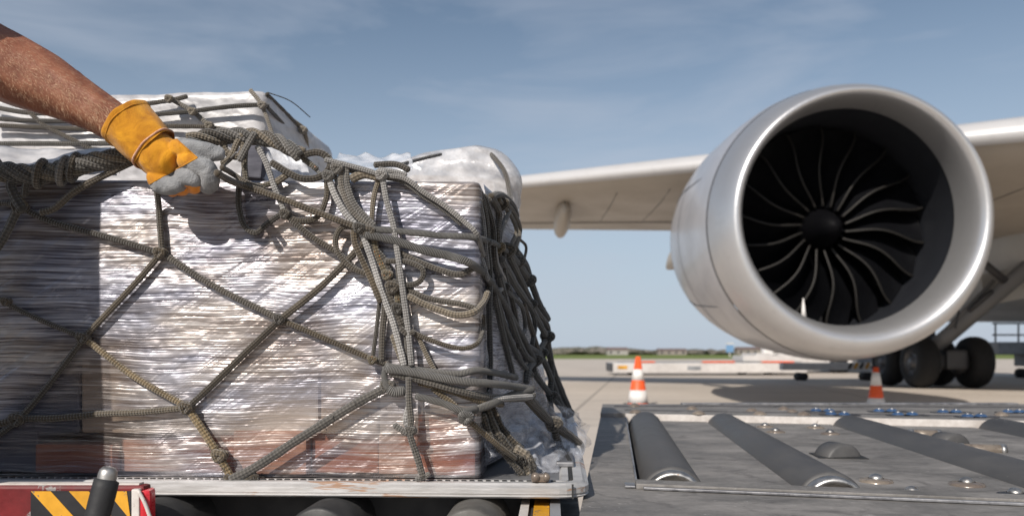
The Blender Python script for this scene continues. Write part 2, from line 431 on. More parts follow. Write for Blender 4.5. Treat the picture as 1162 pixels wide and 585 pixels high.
# ---------------------------------------------------------------- world, sun, camera
SUN = Vector((.60, 1.27, -1.0)).normalized()      # direction the light travels
elev = math.asin(-SUN.z)
w = bpy.data.worlds.new('World'); sc.world = w; w.use_nodes = True
wt = w.node_tree; wt.nodes.clear()
wo = wt.nodes.new('ShaderNodeOutputWorld'); bg = wt.nodes.new('ShaderNodeBackground')
sky = wt.nodes.new('ShaderNodeTexSky'); sky.sky_type = 'NISHITA'; sky.sun_disc = False
sky.sun_elevation = elev
to_sun = -SUN
sky.sun_rotation = math.atan2(to_sun.x, to_sun.y)
sky.altitude = 100; sky.air_density = 1.0; sky.dust_density = .7; sky.ozone_density = 2.2
hsv = wt.nodes.new('ShaderNodeHueSaturation'); hsv.inputs['Hue'].default_value = .494; hsv.inputs['Saturation'].default_value = .86; hsv.inputs['Value'].default_value = .96
tc = wt.nodes.new('ShaderNodeTexCoord'); mp = wt.nodes.new('ShaderNodeMapping'); mp.inputs['Scale'].default_value = (1.2,1.2,5)
mp.inputs['Rotation'].default_value = (.15,.1,0)
nz = wt.nodes.new('ShaderNodeTexNoise'); nz.inputs['Scale'].default_value = 2.4; nz.inputs['Detail'].default_value = 7; nz.inputs['Roughness'].default_value = .55; nz.inputs['Distortion'].default_value = .5
cr = wt.nodes.new('ShaderNodeMapRange'); cr.inputs[1].default_value=.44; cr.inputs[2].default_value=.74; cr.inputs[3].default_value=0; cr.inputs[4].default_value=.5
mx = wt.nodes.new('ShaderNodeMix'); mx.data_type='RGBA'
mx.inputs[7].default_value = (5.4,5.9,6.9,1)
L = wt.links.new
L(tc.outputs['Generated'], mp.inputs[0]); L(mp.outputs[0], nz.inputs['Vector']); L(nz.outputs['Fac'], cr.inputs[0])
sx_ = wt.nodes.new('ShaderNodeSeparateXYZ'); L(tc.outputs['Generated'], sx_.inputs[0])
hz = wt.nodes.new('ShaderNodeMapRange'); hz.interpolation_type='SMOOTHSTEP'; hz.inputs[1].default_value=-.02; hz.inputs[2].default_value=.44; hz.inputs[3].default_value=.9; hz.inputs[4].default_value=0; L(sx_.outputs[2], hz.inputs[0])
mh = wt.nodes.new('ShaderNodeMix'); mh.data_type='RGBA'; mh.inputs[7].default_value=(5.2,6.05,7.2,1)
L(hz.outputs[0], mh.inputs[0]); L(hsv.outputs[0], mh.inputs[6])
L(sky.outputs[0], hsv.inputs['Color']); L(mh.outputs[2], mx.inputs[6]); L(cr.outputs[0], mx.inputs[0])
L(mx.outputs[2], bg.inputs[0]); L(bg.outputs[0], wo.inputs[0])
bg.inputs[1].default_value = .10

sl = bpy.data.lights.new('sun','SUN'); sl.energy = 5.0; sl.angle = math.radians(.53); sl.color = (1,.93,.84)
so = bpy.data.objects.new('sun', sl); COL.objects.link(so)
so.rotation_euler = SUN.to_track_quat('-Z','Y').to_euler(); so.location = (-6,-12,12)

cam = bpy.data.cameras.new('camera'); co_ = bpy.data.objects.new('camera', cam); COL.objects.link(co_)
co_.location = (0,0,H); co_.rotation_euler = (math.radians(90),0,0)
cam.sensor_width = 36; cam.lens = F/1162*36; cam.shift_y = (HY-292.5)/1162; cam.clip_end = 6000; cam.clip_start = .05
cam.dof.use_dof = True; cam.dof.focus_distance = 1.36; cam.dof.aperture_fstop = 4.8
sc.camera = co_
sc.view_settings.view_transform = 'Standard'; sc.view_settings.look = 'None'; sc.view_settings.gamma = 1; sc.view_settings.exposure = -.10
sc.render.resolution_x = 1024; sc.render.resolution_y = 515
sc.cycles.max_bounces = 12; sc.cycles.transparent_max_bounces = 16

# ---------------------------------------------------------------- ground
def ground():
    t = NT('concrete_apron'); co = t.co()
    a = t.noise(co, .35, 6, .6); b = t.noise(co, 6, 5, .65)
    col = t.mix(t.rng(t.math('ADD', t.math('MULTIPLY',a,.6), t.math('MULTIPLY',b,.4)), .38,.62,0,1), (.46,.405,.35), (.56,.495,.43))
    br = t.n('TexBrick'); t.put(br.inputs['Vector'], t.map(co,(1,1,1),(0,0,.16),(.9,1.1,0)))
    br.offset = 0; br.inputs['Scale'].default_value = 1; br.inputs['Brick Width'].default_value = 5; br.inputs['Row Height'].default_value = 5
    br.inputs['Mortar Size'].default_value = .03; br.inputs['Mortar Smooth'].default_value = .2
    br.inputs['Color1'].default_value=(0,0,0,1); br.inputs['Color2'].default_value=(.12,.12,.12,1); br.inputs['Mortar'].default_value=(1,1,1,1)
    col = t.mix(t.math('MULTIPLY', br.outputs['Color'], .55), col, (.14,.125,.11))
    st = t.rng(t.noise(t.map(co,(.25,1,1)), 1.6, 5, .6, .6), .6, .74, 0, .4)
    col = t.mix(st, col, (.20,.18,.16))
    t.bsdf(col, .85, 0, t.bump(b,.2,.01), .3)
    o = MB().grid(lambda u,v: Vector((-400+u*800, -30+v*152, 0)), 8, 8).build('apron', t.m); o['kind']='structure'
    t = NT('grass'); co = t.co(); a = t.noise(t.map(co,(.3,1,1)), .15, 5, .6); b = t.noise(co, 2, 4, .6)
    t.bsdf(t.mix(t.rng(a,.35,.65,0,1), (.12,.155,.04), (.18,.22,.06)), .9, 0, t.bump(b,.5,.1), .2)
    o = MB().grid(lambda u,v: Vector((-3500+u*7000, -600+v*6000, -.02)), 20, 20).build('grass_field', t.m); o['kind']='structure'
ground()

# far hedges and woods: one mass
def treeline():
    t = NT('far_foliage'); co = t.co(); a = t.noise(co, .35, 4, .6)
    t.bsdf(t.ramp(a, [(.35,(.07,.075,.06)),(.5,(.13,.12,.10)),(.65,(.19,.17,.15))]), .9, 0, None, .2)  # distance haze put into the paler, greyer foliage colours
    mb = MB()
    x = -900
    rnd = random.Random(3)
    while x < 900:
        h = 3.4 + 2.2*noise.noise(Vector((x*.012,1,0))) + rnd.random()*1.6
        wd = 5 + rnd.random()*9
        Yb = 620 + rnd.uniform(-50,50)
        r = bmesh.ops.create_icosphere(mb.bm, subdivisions=2, radius=1)
        for v in r['verts']:
            n_ = 1+.45*noise.noise(v.co*2.2+Vector((x,0,0)))
            v.co = Vector((v.co.x*wd*n_+x, v.co.y*6*n_+Yb, max(-.1, v.co.z*h*n_*.62+h*.42)))
        x += wd*.55
    mb.build('far_trees', t.m)['kind']='stuff'
    bpy.data.objects['far_trees']['label']='low line of brown and green bushes along the far edge of the field'
treeline()

def far_house(px, w_, h_, Y, wall, roof, label, rh=2.0):
    r = thing('far_house', label, 'house', ((px-CX)/F*Y, Y, 0), 'houses on the horizon')
    x, = ((px-CX)/F*Y,)
    MB().box((x,Y,h_/2),(w_,8,h_)).build('wall', wall, r)
    mb = MB(); bm = mb.bm
    pts = [(-w_/2-.3,-4.3,h_),(w_/2+.3,-4.3,h_),(w_/2+.3,4.3,h_),(-w_/2-.3,4.3,h_),(-w_/2-.3,0,h_+rh),(w_/2+.3,0,h_+rh)]
    vs = [bm.verts.new((x+a,Y+b,c)) for a,b,c in pts]
    for f in ((0,1,5,4),(2,3,4,5),(1,2,5),(3,0,4),(3,2,1,0)): bm.faces.new([vs[i] for i in f])
    mb.build('roof', roof, r)
    for k in range(int(w_//5)):
        MB().box((x-w_/2+2.5+k*5, Y-4.02, h_*.55),(1.4,.1,1.4)).build('window', M['glass_dark'], r)
wl = worn('far_wall', (.27,.235,.21), (.22,.19,.17), .5); rf = worn('far_roof', (.17,.125,.11), (.14,.10,.09), .5)
wl2 = worn('far_wall_pale', (.34,.32,.30), (.28,.265,.25), .5)
far_house(856, 26, 3.6, 560, wl, rf, 'long pinkish far house with brown roof just left of the engine underside')
far_house(700, 14, 3.2, 545, wl2, rf, 'small pale far house on the horizon right of the hanging net')
far_house(762, 20, 2.9, 565, wl, rf, 'low far house on the horizon right of the first cone', 1.6)
# blue and white mast/sign in the far field
r = thing('field_sign', 'small blue and white upright board far out beyond the apron', 'sign', ((828-CX)/F*200,200,0))
MB().box(((828-CX)/F*200,200,1.2),(.25,.25,2.4)).build('post', M['white_paint'], r)
MB().box(((828-CX)/F*200,199.8,2.1),(1.9,.15,1.9),bev=.05).build('board', worn('sign_blue',(.16,.3,.5),(.14,.26,.45),3), r)
MB().box(((828-CX)/F*200,199.8,3.3),(1.9,.14,.42),bev=.03).build('white_cap', M['white_paint'], r)

# ---------------------------------------------------------------- airliner
AX0 = Vector((4.42, 10.0, 2.50))       # inlet lip centre
def EC(t): return Vector((AX0.x, AX0.y+t, AX0.z+.06*t))
plane = thing('airliner', 'silver and white airliner parked behind the loader, seen by its engine, wing and wheels', 'airplane', (14.4,18,0))

def ering(t, r, n, dz=0, zs=1.0):
    c = EC(t); r = r*(1.03 if t<.63 else (1.03-.03*min(1,(t-.63)/1.2)))
    return [Vector((c.x+r*math.cos(a), c.y, c.z+dz+r*zs*math.sin(a))) for a in (2*math.pi*k/n for k in range(n))]
def loft(mb, rings, mi=0, close=True):
    V = [[mb.bm.verts.new(p) for p in R] for R in rings]
    n = len(V[0])
    for i in range(len(V)-1):
        for k in range(n):
            f = mb.bm.faces.new((V[i][k],V[i][(k+1)%n],V[i+1][(k+1)%n],V[i+1][k])); f.smooth = True; f.material_index = mi
    return V
NE = 96
eng = MB()
cowl_prof = [(.62,1.772),(.9,1.815),(1.4,1.845),(2.0,1.85),(2.6,1.835),(3.2,1.775),(3.8,1.68),(4.4,1.52),(4.9,1.38),(4.9,1.34),(4.2,1.36),(3.6,1.3)]
loft(eng, [ering(t, r, NE) for t, r in cowl_prof])
engine = eng.build('engine', M['cowl'], plane, recalc=False)
# lip: rounded ring, fatter at the bottom
def lip_ring(t, r, k_in): return ering(t, r, NE, dz=.075*k_in)
lp = [(.616,1.768,0),(.40,1.738,0),(.22,1.695,0),(.10,1.645,.1),(.03,1.590,.3),(0,1.545,.5),(.03,1.50,.7),(.10,1.46,.85),(.22,1.427,1),(.38,1.405,1),(.55,1.395,1)]
mb = MB(); loft(mb, [lip_ring(*a) for a in lp]); mb.build('inlet_lip', M['lip'], engine, recalc=False)
bp = [(.555,1.393,1),(.8,1.40,1),(1.1,1.425,.7),(1.4,1.45,.3),(1.9,1.46,0),(2.4,1.45,0)]
mb = MB(); loft(mb, [lip_ring(*a) for a in bp]); mb.build('inlet_barrel', M['barrel'], engine)
mb = MB(); loft(mb, [lip_ring(.62+.0,1.774,0), lip_ring(.635,1.777,0), lip_ring(.65,1.778,0)])
mb.build('seam_ring', M['grey_metal'], engine)
for t_ in (2.35,3.55):
    rr_ = 1.843 if t_<3 else 1.722
    mb = MB(); loft(mb, [ering(t_, rr_+.004, NE), ering(t_+.02, rr_+.004, NE)]); mb.build('seam_ring', M['grey_metal'], engine)
mb = MB()
for a_ in (-1.57,-2.5,2.75):
    mb.tube([EC(t)+Vector((math.cos(a_),0,math.sin(a_)))*(r_+.004) for t,r_ in ((.70,1.81),(1.4,1.859),(2.0,1.85),(2.6,1.835),(3.2,1.775),(3.8,1.68))], .007, 5, .2)
mb.build('cowl_split', M['grey_metal'], engine)
a_=math.radians(142); c0=EC(1.5)+Vector((math.cos(a_),0,math.sin(a_)))*1.88
mb = MB(); n_=Vector((math.cos(a_),0,math.sin(a_))); vs_=[mb.bm.verts.new(c0+n_*h_+Vector((0,y_,0))+sd_*Vector((-n_.z,0,n_.x))) for sd_ in (-.012,.012) for y_,h_ in ((0,-.02),(.9,.26),(1.25,.22),(1.4,-.02))]
for f_ in ((0,1,2,3),(7,6,5,4),(0,4,5,1),(1,5,6,2),(2,6,7,3)): mb.bm.faces.new([vs_[i] for i in f_])
mb.build('strake', M['cowl'], engine, recalc=True) if False else mb.bm.free()
mb = MB(); mb.lathe([(0,0),(0,1.46)], EC(2.3), (0,1,.06), 64); mb.build('dark_baffle', M['dark'], engine)  # dark disc added behind the blades to darken the fan
# rear core & plug
mb = MB(); mb.lathe([(3.4,1.2),(4.6,1.05),(5.4,.8),(5.9,.55),(6.6,.12),(6.7,0)], EC(0), (0,1,.06), 48); mb.build('exhaust_core', M['gear_dark'], engine)
# spinner
mb = MB(); mb.lathe([(0,0),(.02,.05),(.10,.13),(.25,.18),(.42,.245),(.58,.29),(.70,.32),(.95,.345)], EC(.86), (0,1,.06), 48); mb.build('spinner', M['spinner'], engine)
# fan blades
NB = 18
def blade_mesh():
    mb = MB(); NR, NC = 22, 8
    def pt(i, j):
        rr = i/NR; r = .31 + rr*1.125
        s_ = j/NC
        tw = math.radians(32 + 34*rr)               # stagger from axial
        ch = .40 + .24*math.sin(math.pi*min(1,rr*.95)) 
        ang = .085*math.sin(rr*math.pi*1.5+.2) - .04 + .10*rr     # S-shaped leading edge
        y = 1.30 - .10*math.sin(rr*math.pi) + ch*s_*math.cos(tw)
        a = ang + ch*s_*math.sin(tw)/r * .95
        camber = .05*math.sin(math.pi*s_)
        a -= camber/r
        return r, a, y
    V = [[None]*(NC+1) for _ in range(NR+1)]
    for i in range(NR+1):
        for j in range(NC+1):
            r,a,y = pt(i,j)
            V[i][j] = mb.bm.verts.new((r*math.cos(a), y, r*math.sin(a)))
    for i in range(NR):
        for j in range(NC):
            f = mb.bm.faces.new((V[i][j],V[i+1][j],V[i+1][j+1],V[i][j+1])); f.smooth=True
            f.material_index = 0
    # leading edge: thin rounded metal guard
    pts = [V[i][0].co.copy() for i in range(NR+1)]
    mb.tube(pts, .017, 8, .05, mi=1, flat=.6)
    me = bpy.data.meshes.new('fan_blade'); mb.bm.to_mesh(me); mb.bm.free()
    me.materials.append(M['fan_blade']); me.materials.append(M['blade_edge'])
    return me
bme = blade_mesh()
for k in range(NB):
    o = bpy.data.objects.new('fan_blade', bme); COL.objects.link(o); o.parent = engine
    o.rotation_euler = (0, 2*math.pi*k/NB+.12, 0)
    o.location = EC(0)+Vector((0,0,.078)) - Vector(plane.location)
mb = MB(); pr=P(912,364,10.75); mb.cyl(pr, P(911.5,338,10.75), .042, .006, n=16); mb.build('inlet_probe', M['cone_white'], engine)
# wing
def wing_section(X):
    """leading/trailing edge at spanwise X (outboard = -X)"""
    s_ = 8.0 - X               # distance outboard from a station near the root
    yl = 12.3 + .62*s_ ; zl = 4.27 + .030*s_
    if X > 6: ch = 7.0 + (X-6)*.8
    else: ch = max(1.6, 7.0 - (6-X)*.36)
    return yl, zl, ch
mb = MB()
AF = [(1,0,0)]
NA = 26
def af(k):
    # closed airfoil param: 0..1 upper TE->LE->lower TE
    t = k/NA
    if t < .5: x = 1-t*2; up = 1
    else: x = (t-.5)*2; up = -1
    x_ = x*x*(1) if x < .3 and False else x
    th = .62*(.2969*math.sqrt(max(x,0))-.126*x-.3516*x*x+.2843*x**3-.1015*x**4)
    cam = -.010*math.sin(math.pi*x)
    return x, cam + (th if up>0 else -th*.9)
stations = [12.5,11,9.5,8,6,4,2,0,-2.5,-5,-8,-11,-14,-17]
rings=[]
for X in stations:
    yl,zl,ch = wing_section(X)
    R=[]
    for k in range(NA):
        # cosine spacing for a round nose
        tt=k/NA
        if tt<.5: x=.5*(1+math.cos(tt*2*math.pi)); up=1
        else: x=.5*(1+math.cos(tt*2*math.pi)); up=-1
        th=.55*(.2969*math.sqrt(max(x,0))-.126*x-.3516*x*x+.2843*x**3-.1015*x**4)
        R.append(Vector((X, yl+x*ch, zl+(.012*math.sin(math.pi*x)+(th if up>0 else -th*.95)-.055*x)*ch)))
    rings.append(R)
loft(mb, rings)
mb.bm.faces.new([v for v in list(mb.bm.verts)[-NA:]])
wing = mb.build('wing', M['wing'], plane, recalc=True)
# slat: separate white skin round the nose
mb = MB(); rings=[]
for X in stations[:-1]:
    yl,zl,ch = wing_section(X); R=[]
    sc_l = min(.42, ch*.075)
    for k in range(9):
        q = (k-4)/4.0
        x = abs(q)*sc_l/ch*(1.25 if q>0 else .32)
        th=.55*(.2969*math.sqrt(max(x,0))-.126*x-.3516*x*x)
        R.append(Vector((X, yl-.03+x*ch, zl+(.012*math.sin(math.pi*x)+(th if q>0 else -th*.95)-.055*x)*ch+(.015 if q>0 else -.015))))
    rings.append(R)
V=[[mb.bm.verts.new(p) for p in R] for R in rings]
for i in range(len(V)-1):
    for k in range(8):
        f=mb.bm.faces.new((V[i][k],V[i][k+1],V[i+1][k+1],V[i+1][k])); f.smooth=True
o = mb.build('slat', M['slat'], wing, recalc=True)
# flap line on the underside, panel seams
def under(X, fx, dz=-.012):
    yl,zl,ch = wing_section(X)
    th=.55*(.2969*math.sqrt(fx)-.126*fx-.3516*fx*fx+.2843*fx**3-.1015*fx**4)
    return Vector((X, yl+fx*ch, zl+(.012*math.sin(math.pi*fx)-th*.95-.055*fx)*ch+dz))
mb = MB(); mb.tube([under(X,.74,-.002) for X in (10,7,4,1,-3,-8)], .018, 6, .5); mb.build('flap_gap', M['gear_dark'], wing)
for X in (2.35,):
    pass
for k,X in enumerate((9.0,6.8,3.2,2.2,-1.5,-5.5)):
    mb = MB(); mb.tube([under(X,.14,0), under(X,.3,-.002), under(X,.5,-.002), under(X,.72,0)], .008, 5, .3); mb.build('panel_seam', M['gear'], wing)
# flap track fairings
def fairing(px, py, Y, ln, r):
    c = P(px,py,Y); mb = MB()
    mb.lathe([(0,0),(.06*ln,r*.5),(.22*ln,r*.85),(.45*ln,r),(.7*ln,r*.8),(.9*ln,r*.35),(ln,0)], c-Vector((0,ln*.55,0)), (0,1,-.07), 20)
    for v in mb.bm.verts: v.co.z = c.z + (v.co.z-c.z)*1.5
    mb.build('flap_fairing', M['wing'], wing)
fairing(637, 247, 19.0, 2.6, .20)
fairing(768, 283, 16.6, 2.6, .16)
fairing(480, 240, 22.0, 2.4, .19)
# fuselage (forward part runs past the camera's right side, out of frame)
mb = MB(); FX, FZ = 14.55, 4.45
fp = [(-26,.05,-.9),(-25,.9,-.75),(-22.5,1.9,-.35),(-19,2.6,-.05),(-15,2.78,0),(0,2.78,0),(10,2.78,0),(22,2.78,0),(28,2.68,.15),(34,2.2,.6),(40,1.35,1.2),(45,.55,1.7),(46.5,.1,1.8)]
loft(mb, [[Vector((FX+r*math.cos(a), Y, FZ+dz+r*math.sin(a))) for a in (2*math.pi*k/64 for k in range(64))] for Y,r,dz in fp])
mb.build('fuselage', M['fuselage'], plane, recalc=True)
# belly fairing around the wing root
mb = MB()
bf = [(11,.2),(12.5,.7),(14.5,.95),(19,1.0),(24,.92),(28,.6),(31,.15)]
loft(mb, [[Vector((FX+(3.25*s_+.0)*math.copysign(abs(math.cos(a))**.75, math.cos(a)), Y, 3.55+1.72*s_*math.copysign(abs(math.sin(a))**.8, math.sin(a)))) for a in (2*math.pi*k/48 for k in range(48))] for Y,s_ in bf])
mb.build('belly_fairing', M['fuselage'], plane, recalc=True)
# pylon
mb = MB(); mb.prism([(4.39-.22,12.6),(4.39,11.9),(4.39+.22,12.6),(4.39+.26,16.6),(4.39,18.2),(4.39-.26,16.6)], 3.9, 4.5, bev=.04); mb.build('pylon', M['cowl'], plane)
# landing gear
def wheel(mb_parent, x, y, r=.60, wd=.46):
    mb = MB(); z = r
    mb.lathe([(-wd/2,r*.50),(-wd/2-.012,r*.62),(-wd/2,r*.82),(-wd/2+.05,r*.93),(-wd/2+.13,r*.985),(-.06,r),(.06,r),(wd/2-.13,r*.985),(wd/2-.05,r*.93),(wd/2,r*.82),(wd/2+.012,r*.62),(wd/2,r*.5)], (x,y,z), (1,0,0), 48)
    o = mb.build('wheel', M['tyre'], mb_parent)
    mb = MB()
    mb.lathe([(-wd/2+.0,r*.51),(-wd/2+.06,r*.46),(-wd/2+.10,r*.30),(-wd/2+.04,r*.20),(-wd/2-.01,r*.14),(-wd/2-.01,0)], (x,y,z), (1,0,0), 32)
    mb.lathe([(wd/2,r*.51),(wd/2-.06,r*.46),(wd/2-.10,r*.30),(wd/2-.04,r*.2),(wd/2,0)], (x,y,z), (1,0,0), 32)
    for k in range(8):
        a = 2*math.pi*k/8
        mb.box((x-wd/2+.07,y+math.cos(a)*r*.37,z+math.sin(a)*r*.37),(.04,.05,.05),bev=.01)
    mb.build('rim', M['rim'], o)
gx = 10.12
gear = MB()
gear.cyl((gx,19.3,.75),(gx,19.3,1.6),.12,n=24)
gear.cyl((gx,19.3,1.55),(gx+.1,19.3,3.6),.19,n=24)
gear.box((gx,19.3,.68),(.26,1.7,.24),bev=.05)
gear.cyl((gx-.5,18.55,.6),(gx+.5,18.55,.6),.09); gear.cyl((gx-.5,20.05,.6),(gx+.5,20.05,.6),.09)
gear.cyl((gx-.06,18.8,.85),(gx,19.25,1.45),.05); gear.cyl((gx+.1,18.75,.5),(gx+.1,19.9,.5),.035)
gear.ball((gx,19.3,.78),.2,(1,1,.9))
for yy_ in (18.55,20.05):
    for q_ in (-.3,.3): gear.cyl((gx+q_-.09,yy_,.6),(gx+q_+.09,yy_,.6),.27,n=28)
gear.box((gx,19.3,.62),(1.0,1.9,.30),bev=.08)
gear.box((gx+.1,18.4,.66),(.5,.3,.45),bev=.06)
gear_o = gear.build('landing_gear', M['gear'], plane)
for (x,y) in ((gx-.62,18.55),(gx+.62,18.55),(gx-.62,20.05),(gx+.62,20.05)): wheel(gear_o, x, y)
mb = MB()                     # side brace running up to the belly
a_ = P(1062,392,18.6); b_ = P(1180,292,17.8)
mb.tube([a_, b_], .19, 16, .3, smooth=False, flat=.6)
mb.tube([P(1075,372,18.4), P(1128,318,18.2)], .05, 8, .3, smooth=False)
mb.build('side_brace', M['brace'], gear_o)
mb = MB()
q = [P(1092,395,18.2),P(1162,335,18.0),P(1175,300,18.0),P(1110,352,18.2)]
mb.tube([P(1118,300,17.6),P(1140,318,17.8)], .09, 8, .3, smooth=False); mb.tube([P(1126,330,18.0),P(1100,352,18.2)], .06, 8, .2, smooth=False)
mb.tube([P(1088,352,18.2),P(1084,372,18.2)], .025, 6, .2, smooth=False)
mb.build('gear_hose', M['gear_dark'], gear_o)
mb=MB(); mb.cyl((gx-.35,19.0,1.1),(gx-.28,19.0,2.2),.16,n=20); mb.build('strut_cover', M['brace'], gear_o)
mb = MB(); c = P(1150,322,18.6); mb.box(c,(1.5,.08,.75), Matrix.Rotation(math.radians(-12),3,'Y'), bev=.03); mb.build('gear_door', M['fuselage'], gear_o)

# ---------------------------------------------------------------- cones
def cone(px, Y, h, bands, label):
    x = (px-CX)/F*Y
    r = thing('traffic_cone', label, 'traffic cone', (x,Y,0), 'traffic cones on the apron')
    rb = .155*h/.75*1.0 + .0; rt = .035
    prev = .03; 
    MB().box((x,Y,.018),(.40,.40,.036),bev=.012).build('base', M['black_rubber'], r)
    body = MB(); body.lathe([(0.03,rb),(h,rt),(h,rt*.75),(h-.03,rt*.6)], (x,Y,0),(0,0,1),40)
    body = body.build('body', M['cone_orange'], r)
    for a,b in bands:
        f = lambda t: rb+(rt-rb)*(t-.03)/(h-.03)+.003
        MB().lathe([(h*a,f(h*a)-.003),(h*a,f(h*a)),(h*b,f(h*b)),(h*b,f(h*b)-.003)],(x,Y,0),(0,0,1),40).build('white_band', M['cone_white'], body)
cone(724, 12.15, .758, [(.07,.325),(.525,.743)], 'taller orange and white cone left of the engine, behind the first roller')
cone(994, 11.3, .61, [(.05,.287),(.574,.88)], 'shorter orange and white cone below the engine, near the aircraft wheels')

# ---------------------------------------------------------------- apron equipment
def flat_trailer():
    Y=30.5; x0=(692-CX)/F*Y; x1=(905-CX)/F*Y
    r = thing('flatbed_trailer','long low white flatbed trailer with orange fittings standing behind the first cone','trailer',((x0+x1)/2,Y,0))
    body=MB().box(((x0+x1)/2,Y,.28),(x1-x0,2.0,.36),bev=.03).build('chassis',M['white_paint'],r)
    MB().box(((x0+x1)/2+.1,Y,.475),(x1-x0-.6,1.9,.03)).build('deck',M['gse_grey'],r)
    MB().box((x0-.0+.02,Y,.3),(.12,1.9,.30),bev=.03).build('end_bumper',M['gear_dark'],r)
    for q in (1.3,3.9,6.1): 
        MB().box((x0+q,Y-1.0,.50),(1.2 if q>2 else .5,.06,.05),bev=.01).build('orange_stop',M['cone_orange'],r)
    for q in (.7,x1-x0-1.4,4.8): 
        MB().cyl((x0+q,Y-.98,.17),(x0+q,Y-.75,.17),.17).build('wheel',M['tyre'],r)
    MB().box((x0+3.0,Y-1.005,.27),(.5,.03,.14),bev=.01).build('step',M['gse_grey'],r)
    MB().box((x1-1.2,Y,.62),(2.2,1.5,.22),bev=.04).build('toolbox',M['white_paint'],r)
    MB().box((x0+.35,Y-1.01,.3),(.35,.03,.12),bev=.01).build('reflector',M['yellow'],r)
flat_trailer()
def towbar():
    Y=24.0; xa=(905-CX)/F*Y; xb=(990-CX)/F*Y
    r = thing('towbar_dolly','white low aircraft tow bar with black and yellow tip beside the nose of the wheels','tow bar',(xa,Y,0))
    MB().box(((xa+xb)/2-.3,Y,.42),(xb-xa+.4,.34,.22),bev=.03).build('bar',M['white_paint'],r)
    for k in range(5):
        MB().box((xb-.06-.17*k,Y-.175,.44),(.08,.02,.19),Matrix.Rotation(.5,3,'Y')).build('stripe',M['black_paint' if k%2==0 else 'yellow'],r)
    MB().cyl((xa+.1,Y-.3,.12),(xa+.1,Y+.3,.12),.12).build('wheel',M['tyre'],r)
    MB().cyl((xb-.2,Y-.25,.12),(xb-.2,Y+.25,.12),.12).build('wheel',M['tyre'],r)
towbar()
def tug():
    Y=34.0; x=(905-CX)/F*Y
    r = thing('pushback_tug','low white pushback tractor half hidden by the engine underside','tractor',(x,Y,0))
    MB().box((x,Y,.55),(4.2,2.2,.55),bev=.08).build('body',M['white_paint'],r)
    MB().box((x+1.1,Y,1.0),(1.4,1.6,.5),bev=.1).build('cab',M['white_paint'],r)
    MB().box((x+1.1,Y-.81,1.03),(1.1,.03,.28),bev=.01).build('window',M['glass_dark'],r)
    MB().box((x-1.4,Y-.3,.98),(.4,.4,.4),bev=.05).build('lamp_box',M['cone_white'],r)
    for q in (-1.3,1.3): MB().cyl((x+q,Y-1.12,.38),(x+q,Y-.8,.38),.38).build('wheel',M['tyre'],r)
tug()
def truck():
    Y=36.0; x=(975-CX)/F*Y
    r = thing('service_truck','dark grey service truck standing behind the left aircraft wheels','truck',(x,Y,0))
    MB().box((x,Y,.75),(3.6,2.0,.7),bev=.06).build('body',M['gse_grey'],r)
    MB().box((x+.9,Y,1.2),(1.6,1.9,.6),bev=.1).build('cab',M['gear_dark'],r)
    MB().box((x+.9,Y-.96,1.25),(1.2,.03,.35)).build('window',M['glass_dark'],r)
    for q in (-1.1,1.1):
        o=MB().cyl((x+q,Y-1.02,.42),(x+q,Y-.75,.42),.42).build('wheel',M['tyre'],r)
        MB().cyl((x+q,Y-1.04,.42),(x+q,Y-1.0,.42),.24).build('rim',M['gse_grey'],o)
truck()
def platform():
    Y=27.0
    x0=(1112-CX)/F*Y; x1=(1195-CX)/F*Y
    r = thing('service_platform','grey wheeled service platform with guard rails at the right edge','platform',((x0+x1)/2,Y,0))
    MB().box(((x0+x1)/2+.1,Y,.98),(x1-x0-.1,1.6,.42),bev=.04).build('deck',M['gse_grey'],r)
    MB().box(((x0+x1)/2+.9,Y,.75),(x1-x0-1.3,1.3,.75),bev=.04).build('body',M['gse_grey'],r)
    MB().box((x1-.7,Y-.9,.95),(1.1,.5,.9),bev=.05).build('cabinet',M['white_paint'],r)
    for k in range(4):
        x=x0+.1+k*(x1-x0-.2)/3
        MB().cyl((x,Y-.7,1.19),(x+(.12 if k==2 else 0),Y-.7,1.80),.03,n=8).build('rail_post',M['gse_grey'],r)
    mb=MB()
    for z in (1.8,1.42): mb.cyl((x0,Y-.7,z),(x1,Y-.7,z),.028,n=8)
    mb.build('guard_rail',M['gse_grey'],r)
    for q in (.5,2.2): MB().cyl((x0+q+.5,Y-.75,.16),(x0+q+.5,Y-.5,.16),.16).build('wheel',M['tyre'],r)
    MB().ball((x1-.6,Y-.9,1.5),.1,n=10).build('beacon',M['cone_orange'],r)
platform()

# ---------------------------------------------------------------- roller deck at the right
ZD = .555
O2 = Vector((.232,1.497)); SA = Vector((1,-.26)); TD = Vector((.13,1))
def D(s_, t_): return O2+SA*s_+TD*t_
def Lx(Y): return -.003 + .128*(Y-1.2) + .104      # left edge of the deck
deck = thing('roller_deck','worn grey steel cargo deck with black rollers in front of the engine','cargo loader',(1.0,2.2,0))
# left strip + front apron + back strip
T1 = 1.575; SR = 2.6
def ly(Y): return (Lx(Y), Y)
mb = MB()
fl = D(0,0); bl = D(0,T1)
mb.prism([ly(.95), ly(fl.y), (fl.x, fl.y), (D(.0,-.0).x,fl.y)][:3]+[D(0,-.045),(D(0,-.045).x,.95)], ZD-.03, ZD) if False else None
mb.prism([ly(.62), (D(SR,0).x,.62), D(SR,0), D(0,0), (bl.x,bl.y), ly(bl.y+.0), ], ZD-.03, ZD)
mb.build('front_plate', M['deck'], deck)
mb = MB(); ZB=.572
mb.prism([ly(bl.y+.004), (bl.x,bl.y+.004), D(SR,T1+.004), (D(SR,T1).x+.3,3.62), ly(3.62)], ZD-.03, ZB, bev=.003)
mb.build('rear_plate', M['deck'], deck)
